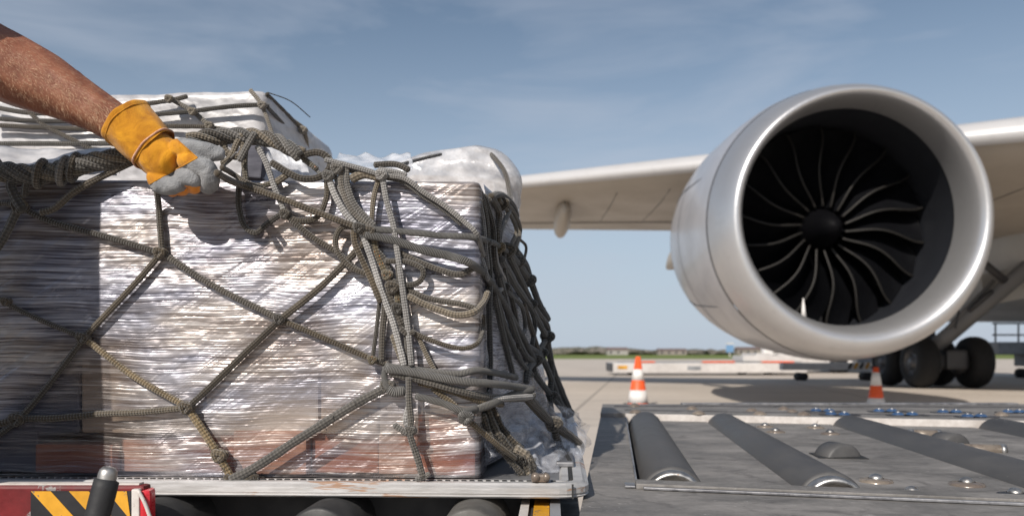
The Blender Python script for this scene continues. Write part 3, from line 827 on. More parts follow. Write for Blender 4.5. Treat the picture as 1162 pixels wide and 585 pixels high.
# seams on the rear plate
mb = MB()
mb.prism([D(-.0,T1+.14),D(SR,T1+.14),D(SR,T1+.150),D(-.0,T1+.150)], ZB-.002, ZB+.0035)
mb.prism([(D(0,T1+.05).x,3.45),(3.2,3.32),(3.2,3.335),(D(0,T1+.05).x,3.465)], ZB-.002, ZB+.004)
mb.build('rear_seam', M['steel_dark'], deck)
mb = MB(); mb.prism([(.76,3.55),(2.26,3.55),(2.26,3.60),(.76,3.60)], ZB, ZB+.008, bev=.003); mb.build('rear_stop_bar', M['deck_edge'], deck)
# white painted face below rear plate
mb = MB(); mb.prism([D(.0,T1-.012),D(SR,T1-.012),D(SR,T1),D(.0,T1)], ZD-.04, ZB-.002, bev=.0015); mb.build('white_strip', M['white_chip'], deck)
# floor below slots
mb = MB(); mb.prism([D(-.0,0),D(SR,0),D(SR,T1),D(-.0,T1)], .40,.41); mb.build('pit_floor', M['dark'], deck)
mb = MB(); mb.prism([D(.0,0.0),D(.004,0),D(.004,T1-.012),D(.0,T1-.012)], .42, ZD+.004); mb.build('slot_edge', M['deck_edge'], deck)
# rail along the front
mb = MB()
mb.prism([D(.0,-.052),D(SR,-.052),D(SR,0.0),D(.0,0.0)], ZD, ZD+.010, bev=.002)
mb.build('front_rail', M['deck'], deck)
mb = MB(); mb.prism([D(.012,-.064),D(SR,-.064),D(SR,-.054),D(.012,-.054)], ZD+.001, ZD+.006, bev=.0015); mb.build('rail_edge', M['deck_edge'], deck)
mb = MB(); mb.prism([D(-.02,-.05),D(-.001,-.05),D(-.001,-.01),D(-.02,-.01)], ZD+.001, ZD+.005, bev=.001); mb.build('rail_tab', M['deck_edge'], deck)
RS = [.072,.35,.77,1.22,1.67,2.12]; hw=.056; ZP=.546
edges = []
for i in range(len(RS)-1):
    a=RS[i]+hw; b=RS[i+1]-hw
    mb = MB(); mb.prism([D(a,0.001),D(b,0.001),D(b,T1-.013),D(a,T1-.013)], ZP-.02, ZP, bev=.002); mb.build('floor_plate', M['deck'], deck)
mb = MB(); mb.prism([D(RS[-1]+hw,0.001),D(SR,0.001),D(SR,T1-.013),D(RS[-1]+hw,T1-.013)], ZP-.02, ZP); mb.build('floor_plate', M['deck'], deck)
RR=.064
for s_ in RS:
    a=D(s_,.07); b=D(s_,T1-.03); zc=ZD+.026-RR
    mb=MB(); A=Vector((a.x,a.y,zc)); B=Vector((b.x,b.y,zc)); ax=(B-A)
    mb.lathe([(0,RR-.008),(.002,RR-.002),(.008,RR),(ax.length-.008,RR),(ax.length-.002,RR-.003),(ax.length,RR-.02),(ax.length,0)],A,ax,64)
    ro=mb.build('roller', M['rubber'], deck)
    mb=MB(); e=ax.normalized()
    mb.lathe([(-.040,0),(-.040,.020),(-.012,.022),(-.010,RR-.020),(-.034,RR-.016),(-.036,RR-.010),(-.030,RR-.005),(.004,RR-.006)],A,ax,64)
    mb.build('end_cap', M['steel'], ro)
# ball units (steel ball in a flanged cup)
def ball_unit(px,py,z,r=.016,fl=1):
    c=G(px,py,z); mb=MB()
    mb.lathe([(0,r*2.3),(.004,r*2.2),(.006,r*1.5),(.007,r*1.1)],(c.x,c.y,z),(0,0,1),28)
    o=mb.build('ball_unit', M['amber'] if fl else M['steel_dark'], deck)
    MB().ball((c.x,c.y,z+.006),r,(1,1,.75),20).build('ball', M['steel'], o)
for px,py in ((994,546),(1097,550),(942,492),(925,485),(868,484),(880,490)): ball_unit(px,py,ZP,.014 if py>520 else .013)
for px,py in ((1035,561),(1152,563)): ball_unit(px,py-.5,ZP,.013,0)
for px,py in ((785,464),(793,469.5),(721,468),(720,461),(853,466.5),(862,470),(889,464.5),(899,468),(912,470.5),(1136,471)):
    c=G(px,py,ZB); mb=MB(); mb.lathe([(0,.026),(.004,.024),(.012,.014),(.016,0)],(c.x,c.y,ZB),(0,0,1),16); mb.build('bolt_head', M['amber'], deck)
for k,(px,py) in enumerate(((926,466.5),(941,467),(943,470.5),(958,471),(997.5,467),(1012,467),(1019,471),(1035,471),(1070,468),(1085,468),(1098,473),(1113,473),(1144,468),(1157,468))):
    c=G(px,py,ZB); mb=MB(); mb.lathe([(0,.023),(.004,.022),(.009,.017),(.012,.010)],(c.x,c.y,ZB),(0,0,1),20); o=mb.build('ball_caster', M['blue'], deck)
    MB().ball((c.x,c.y,ZB+.009),.0105,(1,1,.9),14).build('ball', M['steel'], o)
    MB().prism([(c.x-.045,c.y-.03),(c.x+.05,c.y-.03),(c.x+.06,c.y+.03),(c.x-.035,c.y+.03)],ZB+.0005,ZB+.003).build('caster_recess', M['steel_dark'], o)
# small drive wheels poking through
for px,py in ((950,517),(1076,504)):
    c=G(px,py,ZP); Rw=.050; ax=Vector((-.22,.97,0)).normalized(); ctr=Vector((c.x,c.y,ZP-.016))
    MB().prism([(c.x-.062,c.y-.045),(c.x+.052,c.y-.06),(c.x+.066,c.y+.04),(c.x-.05,c.y+.055)],ZP+.0006,ZP+.002).build('wheel_opening', M['slot'], deck)
    mb=MB(); mb.lathe([(-.032,0),(-.032,Rw-.008),(-.028,Rw),(.028,Rw),(.032,Rw-.008),(.032,0)],ctr,ax,48); mb.build('drive_wheel', M['rubber'], deck)
for px,py,ln in ((1113,512,.11),(1049,494.5,.085)):
    c=G(px,py,ZP); a=Vector((c.x-ln/2,c.y+ln*.09,ZP+.004)); b=Vector((c.x+ln/2,c.y-ln*.09,ZP+.004))
    mb=MB(); mb.cyl(a,b,.016,n=24); o=mb.build('guide_roller', M['amber'], deck)
    mb=MB(); mb.cyl(a-(b-a)*.02,a+(b-a)*.12,.0175,n=24); mb.cyl(b-(b-a)*.1,b+(b-a)*.02,.0175,n=24); mb.build('ferrule', M['steel'], o)
# deck side skirt and under-frame with wheels
mb=MB(); mb.prism([ly(.62),(Lx(.62)+.05,.62),(Lx(3.62)+.05,3.62),ly(3.62)], .36, ZD-.031); mb.build('side_beam', M['gse_grey'], deck)
mb=MB(); mb.prism([(Lx(3.6)+.06,3.54),(3.3,3.54),(3.3,3.60),(Lx(3.6)+.06,3.60)], .36, ZD-.031); mb.build('rear_beam', M['gse_grey'], deck)
mb=MB(); mb.prism([(Lx(.62)+.06,.64),(2.9,.64),(2.9,.70),(Lx(.62)+.06,.70)], .36, ZD-.031); mb.build('front_beam', M['gse_grey'], deck)
for x,y in ((.45,1.2),(.7,3.2),(2.6,1.2),(2.8,3.2)):
    MB().cyl((x-.06,y,.17),(x+.06,y,.17),.17,n=32).build('wheel', M['tyre'], deck)
    MB().box((x,y,.30),(.14,.12,.14)).build('wheel_fork', M['dark'], deck)

# ---------------------------------------------------------------- left dolly under the pallet
YAW=.04
PO=Vector((.128,1.313)); PA=Vector((-1,YAW)).normalized(); PD=Vector((YAW+.02,1)).normalized()
def Q(a,d): return PO+PA*a+PD*d        # a metres to the left of the right front corner, d metres back
dolly = thing('pallet_dolly','red and black pallet dolly under the wrapped cargo, with striped bumper','dolly',(-.9,2.2,0))
for k,a in enumerate((.19,.43,.72,1.0,1.3,1.6,1.9)):
    A=Q(a,-.075); B=Q(a,1.85); mb=MB(); zc=.559-.052
    A3=Vector((A.x,A.y,zc)); B3=Vector((B.x,B.y,zc))
    mb.lathe([(-.0,0),(0,.046),(.004,.052),((B3-A3).length,.052),((B3-A3).length,0)],A3,B3-A3,40)
    mb.build('roller', M['rubber_shaded'] if k else worn('pale_roller',(.085,.08,.073),(.05,.047,.044),30), dolly)  # first roller is paler than the rest
mb=MB(); mb.prism([Q(-.0,-.09),Q(2.3,-.09),Q(2.3,1.9),Q(0,1.9)], .38,.41); mb.build('frame', M['dark'], dolly)
mb=MB(); mb.prism([Q(.1,.10),Q(2.3,.10),Q(2.3,.14),Q(.1,.14)], .41,.545); mb.build('cross_beam', M['dark'], dolly)
# right-hand side beam: white strip and yellow strip
for (x0,x1,m_,z) in ((.016,.030,'white_chip',.547),(.031,.037,'steel_dark',.540),(.038,.064,'yellow',.545),(.065,.082,'gse_grey',.550)):
    mb=MB(); mb.prism([(x0-.03,.75),(x1-.03,.75),(x1+.09,3.2),(x0+.09,3.2)], .41, z); mb.build('side_rail', M[m_], dolly)
# bumper with hazard stripes
bx1=-.563; bx0=-1.35; by=1.2; zt=.5985
mb=MB(); mb.box(((bx0+bx1)/2,by+.032,zt-.09),(bx1-bx0,.026,.18),bev=.005); bum=mb.build('bumper', M['shaded_red_paint'], dolly)
mb=MB(); mb.box(((bx0+bx1)/2,by+.032,zt+.0012),(bx1-bx0-.02,.016,.003)); mb.build('worn_edge', M['white_chip'], bum)
xs0=-.735; xs1=-.582; zz1=zt-.008; zz0=zt-.052; yy=by+.018
mb=MB(); mb.box(((xs0+xs1)/2,yy,(zz0+zz1)/2),(xs1-xs0,.003,zz1-zz0)); mb.build('hazard_panel', M['black_paint'], bum)
for k in range(3):
    x=xs0+.001+k*.058; sl_=.040; wd=.030
    lo_x=x+sl_; pts=[(x,zz1),(x+wd,zz1),(min(xs1,x+wd+sl_),zz0),(x+sl_,zz0)]
    mb=MB(); vs=[mb.bm.verts.new((min(p[0],xs1),yy-.0026,p[1])) for p in pts]+[mb.bm.verts.new((min(p[0],xs1),yy-.0012,p[1])) for p in pts]
    mb.bm.faces.new(vs[:4]); 
    for i in range(4): mb.bm.faces.new((vs[i],vs[(i+1)%4],vs[4+(i+1)%4],vs[4+i]))
    mb.build('hazard_stripe', M['yellow'], bum, recalc=True)
mb=MB(); mb.box((-.572,yy-.004,zt-.035),(.012,.01,.062),bev=.002); mb.build('white_post', M['white_chip'], bum)
mb=MB(); mb.prism([(-.5665,yy-.008),(-.551,yy-.004),(-.556,by+.045),(-.5665,by+.048)], zt-.075, zt-.006, bev=.006); mb.build('corner_reflector', M['red_reflector'], bum)
mb=MB(); mb.tube([Vector((-.566,yy-.011,zt-.006)),Vector((-.556,yy-.011,zt-.025)),Vector((-.549,yy-.007,zt-.05))],.003,8,.004); mb.build('chipped_rim', M['white_chip'], bum)
# lever
lv=MB(); lv.tube([P(96,640,1.08),P(121,545,1.10)], .0165, 24, .01, smooth=False, vary=.03); lv_o=lv.build('brake_lever', M['black_rubber'], dolly)
mb=MB(); a=P(120,548,1.10); b=P(123.5,532,1.101); mb.lathe([(0,.0125),(.012,.0125),(.018,.0115),(.0225,.008),(.0245,0)],a,(b-a),28); mb.build('lever_tip', M['steel'], lv_o)
for x,y in ((-.35,1.5),(-.35,2.9),(-1.9,1.5),(-1.9,2.9)):
    MB().cyl((x-.06,y,.17),(x+.06,y,.17),.17,n=32).build('wheel', M['tyre'], dolly)
    MB().box((x,y,.30),(.14,.12,.18)).build('wheel_fork', M['dark'], dolly)

# ---------------------------------------------------------------- aluminium pallet
PZ=.585
pal = thing('cargo_pallet','worn white aluminium air cargo pallet carrying the wrapped load','pallet',(Q(1.2,.9).x,Q(1.2,.9).y,PZ-.025))
PW=2.44; PL=1.62
def rrect(a0,a1,d0,d1,r,n=6):
    out=[]
    for (ca,cd,s0) in ((a0+r,d0+r,180),(a1-r,d0+r,270),(a1-r,d1-r,0),(a0+r,d1-r,90)):
        for k in range(n+1):
            g=math.radians(s0+90*k/n); out.append(Q(ca+r*math.cos(g),cd+r*math.sin(g)))
    return out
mb=MB(); mb.prism(rrect(.012,PW-.012,.012,PL-.012,.03), PZ-.020, PZ-.006); mb.build('sheet', M['alu_dark'], pal)
# edge rail: lofted profile round the pallet
def rail():
    prof=[(.000,-.0165),(.000,-.007),(.006,-.0035),(.010,.0),(.026,.0),(.0265,-.003),(.034,-.003),(.0345,.0),(.046,.0),(.050,-.005),(.050,-.0245),(.004,-.0245),(.000,-.0215),(.003,-.019)]
    mb=MB(); rings=[]
    for o_,z in prof: rings.append([Vector((p.x,p.y,PZ+z)) for p in rrect(o_,PW-o_,o_,PL-o_,max(.004,.05-o_))])
    rings.append(rings[0])
    loft(mb,rings)
    for f in mb.bm.faces: f.smooth=False
    return mb.build('edge_rail', M['alu'], pal, recalc=True)
rl=rail()
# slots of the seat track
mb=MB()
for k in range(170):
    a=.06+k*.0138; c=Q(a,.030)
    mb.box((c.x,c.y,PZ-.0010),(.0075,.0062,.0045))
mb.build('track_slots', M['slot'], rl)
mb=MB()
for k in range(100):
    dd=.06+k*.0138; c=Q(.030,dd)
    mb.box((c.x,c.y,PZ-.0010),(.0062,.0075,.0045))
mb.build('track_slots', M['slot'], rl)
mb=MB(); c=Q(.028,.0); mb.box((c.x,c.y-.001,PZ-.012),(.003,.003,.024)); mb.build('corner_joint', M['slot'], rl)
# stud fitting near the corner
mb=MB(); c=G(613,547,PZ)
mb.box((c.x,c.y,PZ+.008),(.030,.016,.014),bev=.004); mb.cyl((c.x-.008,c.y-.010,PZ+.010),(c.x-.008,c.y+.01,PZ+.010),.007,n=14); mb.cyl((c.x+.010,c.y-.010,PZ+.010),(c.x+.010,c.y+.01,PZ+.010),.006,n=14)
tag(mb.build('track_fitting', M['amber']), 'small brass coloured track fitting on the front edge of the pallet', 'fitting')
mb=MB(); c=G(651,528,PZ); mb.box((c.x-.012,c.y+.08,PZ+.005),(.034,.20,.010),Matrix.Rotation(-.06,3,'Z'),bev=.003); mb.build('corner_block', M['alu_dark'], pal)
mb=MB()
for k in range(12): mb.box((c.x-.008,c.y-.0+k*.013,PZ+.0105),(.008,.006,.003))
mb.build('block_teeth', M['slot'], pal)

# ---------------------------------------------------------------- wrapped cargo
def wrapbox(name, mat, x0, x1, y0, y1, z0, z1, res, amp, parent, rr=.012, topfn=None, seed=0, zf=30, lump=0):
    """rounded box shell as a closed skin (4 sides and a top) wrinkled by noise"""
    mb=MB(); bm=mb.bm
    dx,dy,dz=x1-x0,y1-y0,z1-z0
    nx=max(2,int(dx/res)); ny=max(2,int(dy/res/1.5)); nz=max(2,int(dz/res*1.6))
    def pos(p):
        # p in box coords; pull to rounded corner
        q=Vector(p)
        c=Vector((min(max(q.x,rr),dx-rr),min(max(q.y,rr),dy-rr),min(q.z,dz-rr)))
        dlt=q-c
        if dlt.length>rr: q=c+dlt.normalized()*rr
        nrm=dlt.normalized() if dlt.length>1e-6 else Vector((0,0,1))
        wq=Vector((q.x*7,q.y*7,q.z*zf))+Vector((seed,0,0))
        wr=noise.noise(wq)*.6+noise.noise(wq*2.7)*.3+noise.noise(Vector((q.x*3,q.y*3,q.z*5))+Vector((seed,9,0)))*(1.2+lump*4)
        q=q+nrm*amp*wr
        X,Y,Z=q
        if topfn: Z*=topfn(X/dx,Y/dy)
        base=Vector((x1,y0,z0))
        return base + Vector((PA.x,PA.y,0))*(dx-X)*1.0 + Vector((PD.x,PD.y,0))*Y + Vector((0,0,Z))
    cache={}
    def vert(p):
        k=(round(p[0],5),round(p[1],5),round(p[2],5))
        if k not in cache: cache[k]=bm.verts.new(pos(p))
        return cache[k]
    def face(fn,nu,nv):
        for i in range(nu):
            for j in range(nv):
                f=bm.faces.new([vert(fn(a/nu,b/nv)) for a,b in ((i,j),(i+1,j),(i+1,j+1),(i,j+1))]); f.smooth=True
    face(lambda u,v:(u*dx,0,v*dz),nx,nz)
    face(lambda u,v:(dx,u*dy,v*dz),ny,nz)
    face(lambda u,v:(dx-u*dx,dy,v*dz),nx,nz)
    face(lambda u,v:(0,dy-u*dy,v*dz),ny,nz)
    face(lambda u,v:(u*dx,v*dy,dz),nx,ny)
    return mb.build(name,mat,parent)
AX1=-.055; AY=1.367
loadA = thing('wrapped_cargo','low front stack of brown cartons under streaky stretch film, behind the net','cargo',(-.7,1.65,PZ))
def faceY(X): return AY+YAW*(AX1-X)
AZ1=1.098
wrapbox('stretch_film', M['film'], -1.45, AX1, AY, 2.0, PZ+.002, AZ1, .011, .0009, loadA, .010, lambda u,v: 1.0+.035*(1-u)*1.0, 1)
def boxes(defs, parent):
    for (x0,x1,d0,d1,z0,z1,m_) in defs:
        c=Vector(((x0+x1)/2,0,(z0+z1)/2)); X=c.x
        a=PO.x
        ctr=Vector((AX1,AY,0))+Vector((PA.x,PA.y,0))*(AX1-X)+Vector((PD.x,PD.y,0))*((d0+d1)/2)
        MB().box((ctr.x,ctr.y,c.z),(x1-x0,d1-d0,z1-z0),Matrix.Rotation(-YAW,3,'Z'),bev=.004).build('carton',M[m_],parent)
rb=random.Random(5)
row=[]
x=AX1-.012
cols=['carton_red','carton_pale','carton_red','carton_red','carton_brown','carton_grey','carton_grey','carton_grey']
k=0
for wd,m_,zt_ in ((.10,'carton_red',.695),(.07,'carton_rust',.66),(.12,'carton_red',.70),(.13,'carton_rust',.665),(.09,'carton_red',.68),(.12,'carton_rust',.65),(.14,'carton_red',.64),(.2,'carton_grey',.70),(.25,'carton_grey',.69),(.2,'carton_grey',.7)):
    row.append((x-wd,x,.012+.012*(k%3),.3,PZ+.004,zt_,m_)); x-=wd+.002; k+=1
x=AX1-.010
for wd,m_ in ((.17,'carton_pale'),(.10,'carton_brown'),(.20,'carton_pale'),(.22,'carton_brown'),(.20,'carton_grey'),(.25,'carton_grey'),(.2,'carton_grey')):
    row.append((x-wd,x,.016,.3,.66,.905,m_)); x-=wd+.004
x=AX1-.010
for wd,m_ in ((.16,'carton_pale'),(.15,'carton_brown'),(.05,'carton_pale'),(.03,'liner'),(.22,'carton_brown'),(.2,'carton_brown'),(.2,'carton_grey'),(.3,'carton_brown')):
    row.append((x-wd,x,.012,.3,.91,1.092-.02*(x+.1),m_)); x-=wd+.004
row.append((-1.43,AX1-.02,.31,.6,PZ+.004,1.08,'carton_grey'))
boxes(row, loadA)

loadB = thing('wrapped_cargo','tall back stack in white plastic with tan net cords, behind the glove','cargo',(-1.0,2.2,PZ))
bx=(301-CX)/F*1.93
wrapbox('white_sheet', M['film_white'], -2.0, bx, 1.93, 2.52, PZ+.002, 1.447, .03, .009, loadB, .02, lambda u,v: .965+.035*u, 20, zf=6)
MB().box((-1.28,2.22,(PZ+1.39)/2),(1.30,.46,1.38-PZ),bev=.01).build('carton',M['carton_pale'],loadB)
loadC = thing('wrapped_cargo','rounded clear plastic covered parcel at the back right corner of the load','cargo',(-.2,2.3,PZ))
def ctop(u,v): 
    e=math.sin(min(1,u*1.8)*math.pi/2)
    return .86+.14*e - .05*max(0,u-.8)/.2
wrapbox('clear_sheet', M['film_milky'], -.46, .004, 1.98, 2.5, PZ+.002, 1.318, .012, .011, loadC, .05, ctop, 33, zf=16, lump=.35)
MB().box((-.185,2.27,(PZ+1.275)/2),(.29,.40,1.275-PZ),Matrix.Rotation(.03,3,'Y'),bev=.06).build('carton',M['carton_pale'],loadC)
MB().box((-.020,2.26,(PZ+1.20)/2),(.022,.40,1.20-PZ),bev=.008).build('board',M['liner'],loadC)

loadD = thing('wrapped_cargo','grey film wrapped side of the load sloping out behind the hanging net','cargo',(0,2.2,PZ))
def side_load():
    mb=MB(); rings=[]
    NV=70
    for j in range(NV+1):
        v=j/NV; z=PZ+.003+v*.53; e=(1-v)**1.15
        A_=Vector((-.050,1.49)); E_=Vector((.000+.112*e,1.84+.40*e)); B_=Vector((E_.x+.03,2.75)); C__=Vector((-.049,2.75))
        path=[(A_,E_,50),(E_,B_,36),(B_,C__,6),(C__,A_,20)]; R_=[]
        for a,b,n in path:
            for k in range(n):
                p=a.lerp(b,k/n); nr=Vector((b.y-a.y,-(b.x-a.x))).normalized()
                q=Vector((p.x*9,p.y*9,z*14)); d=noise.noise(q)*.010+noise.noise(Vector((p.x*6,p.y*6,z*70)))*.0018
                if n<30: d=0
                p=p+nr*d
                R_.append(Vector((p.x,p.y,z)))
        rings.append(R_)
    V_=loft(mb,rings); mb.bm.faces.new(V_[-1])
    mb.build('stretch_film',M['film_side'],loadD,recalc=True)
side_load()

# gusset of film standing between the stacks and creases on top edge
def sheet(name, mat, corners, nu, nv, amp, parent, seed=0, freq=9, thick=.0012):
    A,B,C_,Dd=[Vector(c) for c in corners]     # A-B bottom/left..., bilinear
    nrm=(B-A).cross(Dd-A).normalized()
    def fn(u,v):
        p=(A*(1-u)+B*u)*(1-v)+(Dd*(1-u)+C_*u)*v
        q=Vector((u*freq,v*freq*.6,seed))
        q=q*.55; rg=1-abs(noise.noise(q+Vector((v*2,u,0))))*2
        return p+nrm*amp*(rg*.9+noise.noise(q*2.6)*.35)+Vector((noise.noise(q*.9+Vector((5,0,0))),0,noise.noise(q*.9+Vector((0,7,0)))))*amp*.9
    mb=MB(); mb.grid(fn,nu,nv); o=mb.build(name,mat,parent)
    md=o.modifiers.new('thickness','SOLIDIFY'); md.thickness=thick
    return o
sheet('film_flap', M['film_skirt'], [P(545,520,1.40),P(662,512,1.95),P(655,470,2.1),P(548,425,1.45)], 60, 40, .022, loadA, 2, 7)
sheet('film_flap', M['film_skirt'], [P(590,545,1.45),P(650,540,1.50),P(672,488,1.9),P(600,470,1.7)], 40, 30, .014, loadA, 6, 6)
sheet('film_flap', M['film_clear'], [P(372,196,1.5),P(470,196,1.5),P(466,178,1.7),P(384,179,1.7)], 50, 16, .008, loadA, 9, 5)
sheet('film_flap', M['film_clear'], [P(300,205,1.42),P(352,205,1.42),P(345,178,1.5),P(301,160,1.5)], 30, 20, .010, loadA, 12, 6)
sheet('film_flap', M['film_white'], [P(-20,204,1.44),P(135,200,1.44),P(125,170,1.6),P(-20,168,1.6)], 40, 12, .006, loadA, 15, 8)
sheet('film_flap', M['film_clear'], [P(536,222,1.40),P(560,228,1.62),P(562,420,1.62),P(546,420,1.40)], 12, 60, .008, loadA, 18, 9)
MB().box((P(294,188,1.5).x,1.49,P(294,188,1.5).z),(.038,.06,.062),Matrix.Rotation(.1,3,'Y'),bev=.003).build('carton',M['liner'],loadA)

# ---------------------------------------------------------------- net
net = thing('cargo_net','brown grey braided rope net draped and knotted over the wrapped cargo','net',(-.2,1.35,PZ))
def surf(px,py):
    if px<=541:
        X=(px-CX)/F*1.36
        return faceY(X)-.006
    return 1.355+(px-541)/105*.95
def rp(pts, w_, mat='rope_dark', lay=0, flat=.9, name='rope', vary=.05, parent=None, fray=0, n=10, wob=.7):
    out=[]; ph=random.random()*90
    for i,p in enumerate(pts):
        px,py=p[0],p[1]
        Y=p[2] if len(p)>2 else surf(px,py)-w_*.5*.0015-lay*.006
        out.append(P(px,py,Y))
    Ym=sum(v.y for v in out)/len(out)
    r=w_*.5*Ym/F*.89
    if len(out)==2: out=[out[0],out[0].lerp(out[1],.5)+Vector((0,0,-.0015)),out[1]]
    C=catmull(out,.008)
    for i,c in enumerate(C):
        q=Vector((i*.09,ph,0)); C[i]=c+Vector((noise.noise(q),noise.noise(q+Vector((0,9,0)))*.4,noise.noise(q+Vector((0,0,9)))))*r*.22*wob
    mb=MB(); mb.tube(C,r,n,r*.6,flat=flat,vary=vary,smooth=True)
    if True:
        for k in range(fray or int(len(C)*(.9 if n>8 else 0))):
            c=random.choice(C[int(len(C)*.55):]) if 0<fray<200 else random.choice(C)
            d=Vector((random.gauss(0,1),random.gauss(0,1)-.3,random.gauss(0,1))).normalized()
            a=c+d*r*.7; b=a+d*r*random.uniform(.3,1.0)*(1 if fray else .6)+Vector((0,0,-r*.4)); 
            mb.tube([a,a.lerp(b,.5)+Vector((random.uniform(-1,1),0,random.uniform(-1,1)))*r*.3,b],r*(.08 if fray else .045),3,r*.5,caps=False)
    return mb.build(name,M[mat],parent or net)
def knot(px,py,w_,mat='rope_dark',lay=0,Y=None,turns=2):
    Yk=Y if Y else surf(px,py)-.006-lay*.006
    c=P(px,py,Yk); r=w_*.5*Yk/F; mb=MB(); pts=[]
    n=16*turns
    t0=random.random()*6
    for i in range(n+1):
        a=i/16*2*math.pi+t0; rr=r*1.0*(1+.18*math.sin(3.1*a))
        pts.append(c+Vector((math.cos(a)*rr*.75,-r*.5+math.sin(a*.5+1)*r*.55,math.sin(a)*rr*.6)))
    mb.tube(pts,r*.55,10,r*.3); mb.ball(c+Vector((0,r*.2,0)),r*.8,(1,.8,.8),12)
    return mb.build('knot',M[mat],net)
D_='rope_dark'; L_='rope_light'; O_='rope_olive'; G_='rope_grey'; W_='rope_whip'; K_='rope_black'; T_='rope_tan'; FK='rope_fleck'
# diamond mesh over the front face
rp([(24,235),(60,252),(120,268),(182,287)],8,D_)
rp([(178,216,1.35),(180,235),(182,262),(184,286)],8,D_)
rp([(184,287),(245,325),(318,362)],8,D_,0)
rp([(318,362),(370,384),(425,408),(440,412)],8,D_)
rp([(182,288),(150,325),(95,383)],8,D_)
rp([(95,383),(60,430),(22,475),(-12,500)],8,D_)
rp([(95,383),(40,360),(-12,334)],6.5,D_)
rp([(95,383),(150,425),(213,462)],8.5,O_)
rp([(213,462),(245,432),(318,362)],8.5,D_)
rp([(318,362),(372,318),(417,271)],9,D_,1)
rp([(213,462),(160,467),(100,470)],8.5,O_)
rp([(108,470),(60,474),(22,475),(-12,484)],9,D_)
rp([(213,462),(240,503),(262,541)],10.5,O_,fray=70)
rp([(262,544),(290,530),(340,497),(400,460),(437,440)],11.5,G_,1,fray=30)
for px,py,w_ in ((183,287,12),(318,362,11),(95,383,12),(213,462,13),(22,475,14)): knot(px,py,w_,D_)
rp([(256,541),(272,549),(292,541)],14,D_,0,fray=60)
knot(8,342,9,D_); knot(250,516,14,O_)
# ring and straps at far left
rp([(-6,180),(9,200),(15,218),(28,234)],11,O_,2)
rp([(41,193),(30,208),(28,222)],8,D_,3)
rp([(22,232),(8,262),(-10,292)],11,K_,1)
rp([(-8,230),(12,231),(26,236)],7,D_)
rp([(46,241),(62,236),(86,216),(120,198),(150,184)],9,D_,2)
rp([(26,238),(18,226),(12,212),(14,205)],12,K_,3)
knot(24,235,14,D_,1)
# twisted bundle
def bundle(path, R, ns, pitch, r, mats, parent=None):
    path=[Vector(p) for p in path]; C=catmull(path,.006)
    T=[(C[min(i+1,len(C)-1)]-C[max(i-1,0)]).normalized() for i in range(len(C))]
    for s_ in range(ns):
        u=Vector((0,1,0)); L_acc=0; pts=[]
        for i,c in enumerate(C):
            if i: L_acc+=(c-C[i-1]).length
            t=T[i]; u=(u-t*u.dot(t)).normalized(); w2=t.cross(u)
            a=2*math.pi*(s_/ns+L_acc/pitch)
            Rr=R*(1+.35*noise.noise(Vector((L_acc*14,s_*7,0))))
            pts.append(c+u*math.cos(a)*Rr+w2*math.sin(a)*Rr)
        mb=MB(); mb.tube(pts[::2],r,10,r*.6,vary=.05,smooth=True); mb.build('rope',M[mats[s_%len(mats)]],net)
Yb=1.375
bundle([P(-15,193,1.36),P(30,198,1.37),P(62,196,1.37),P(92,187,1.36),P(123,182,1.365),P(150,174,1.37),P(200,168,1.37)], .0115,6,.13,.0062,[D_,G_,K_,FK,D_,O_])
for k,(px,py) in enumerate(((46,197),(72,194),(84,190))):
    c=P(px,py,1.365); pts=[c+Vector((.006*math.cos(a)+.010*math.sin(a)*.6,-math.cos(a)*.021,math.sin(a)*.021)) for a in [i*math.pi/8 for i in range(17)]]
    mb=MB(); mb.tube(pts,.0058,10,.004); mb.build('rope',M[G_ if k%2 else D_],net)
bundle([P(214,160,1.34),P(240,156,1.35),P(266,154,1.36),P(290,155,1.36),P(311,159,1.36),P(331,169,1.35),P(345,178,1.35)], .0085,4,.10,.0058,[D_,O_,K_,G_])
# big knot right of the glove
rp([(276,151),(262,155),(254,163),(257,173),(270,178),(276,168),(272,158)],9.5,O_,2)
rp([(289,151),(282,163),(272,182)],8.5,G_,4)
rp([(293,157),(285,150),(276,152),(268,164),(262,178),(252,186)],8,O_,3)
rp([(262,160),(252,158),(244,163)],9,D_,2)
rp([(249,196,1.30),(258,184,1.32),(268,173,1.3)],2.6,L_,0,n=8,vary=0,wob=0)
rp([(279,164),(277,185),(279,206)],8,FK,1)
rp([(292,166),(302,185),(311,211),(320,233),(322,241)],7.5,L_,2)
rp([(311,208),(319,203),(328,196)],9,O_,1)
rp([(277,208),(293,211),(312,207)],7,FK,0)
rp([(345,176),(356,173),(367,175),(375,184),(371,195),(359,202),(342,202),(328,196),(308,184)],9,D_,2)
rp([(330,168),(345,180),(360,192)],7,FK,1)
rp([(344,182),(356,190),(366,200)],5,L_,1)
rp([(246,196,1.25),(262,205,1.31),(278,211),(314,223),(350,237),(398,255),(418,263)],9,D_,3)
rp([(252,190,1.25),(262,196),(280,207),(300,214)],7,D_,2)
rp([(271,212),(271,233),(277,255),(290,264),(303,254),(319,243)],7.5,D_,1)
rp([(322,243),(338,250),(359,247),(370,226),(371,204)],7.5,D_,1)
rp([(321,240),(335,253),(357,270),(384,287),(405,306),(421,312)],7.5,D_,1)
knot(324,243,10,D_,1); knot(373,200,11,G_,2); knot(383,192,12,G_,2); knot(433,199,11,L_,3); knot(408,259,11,D_,3)
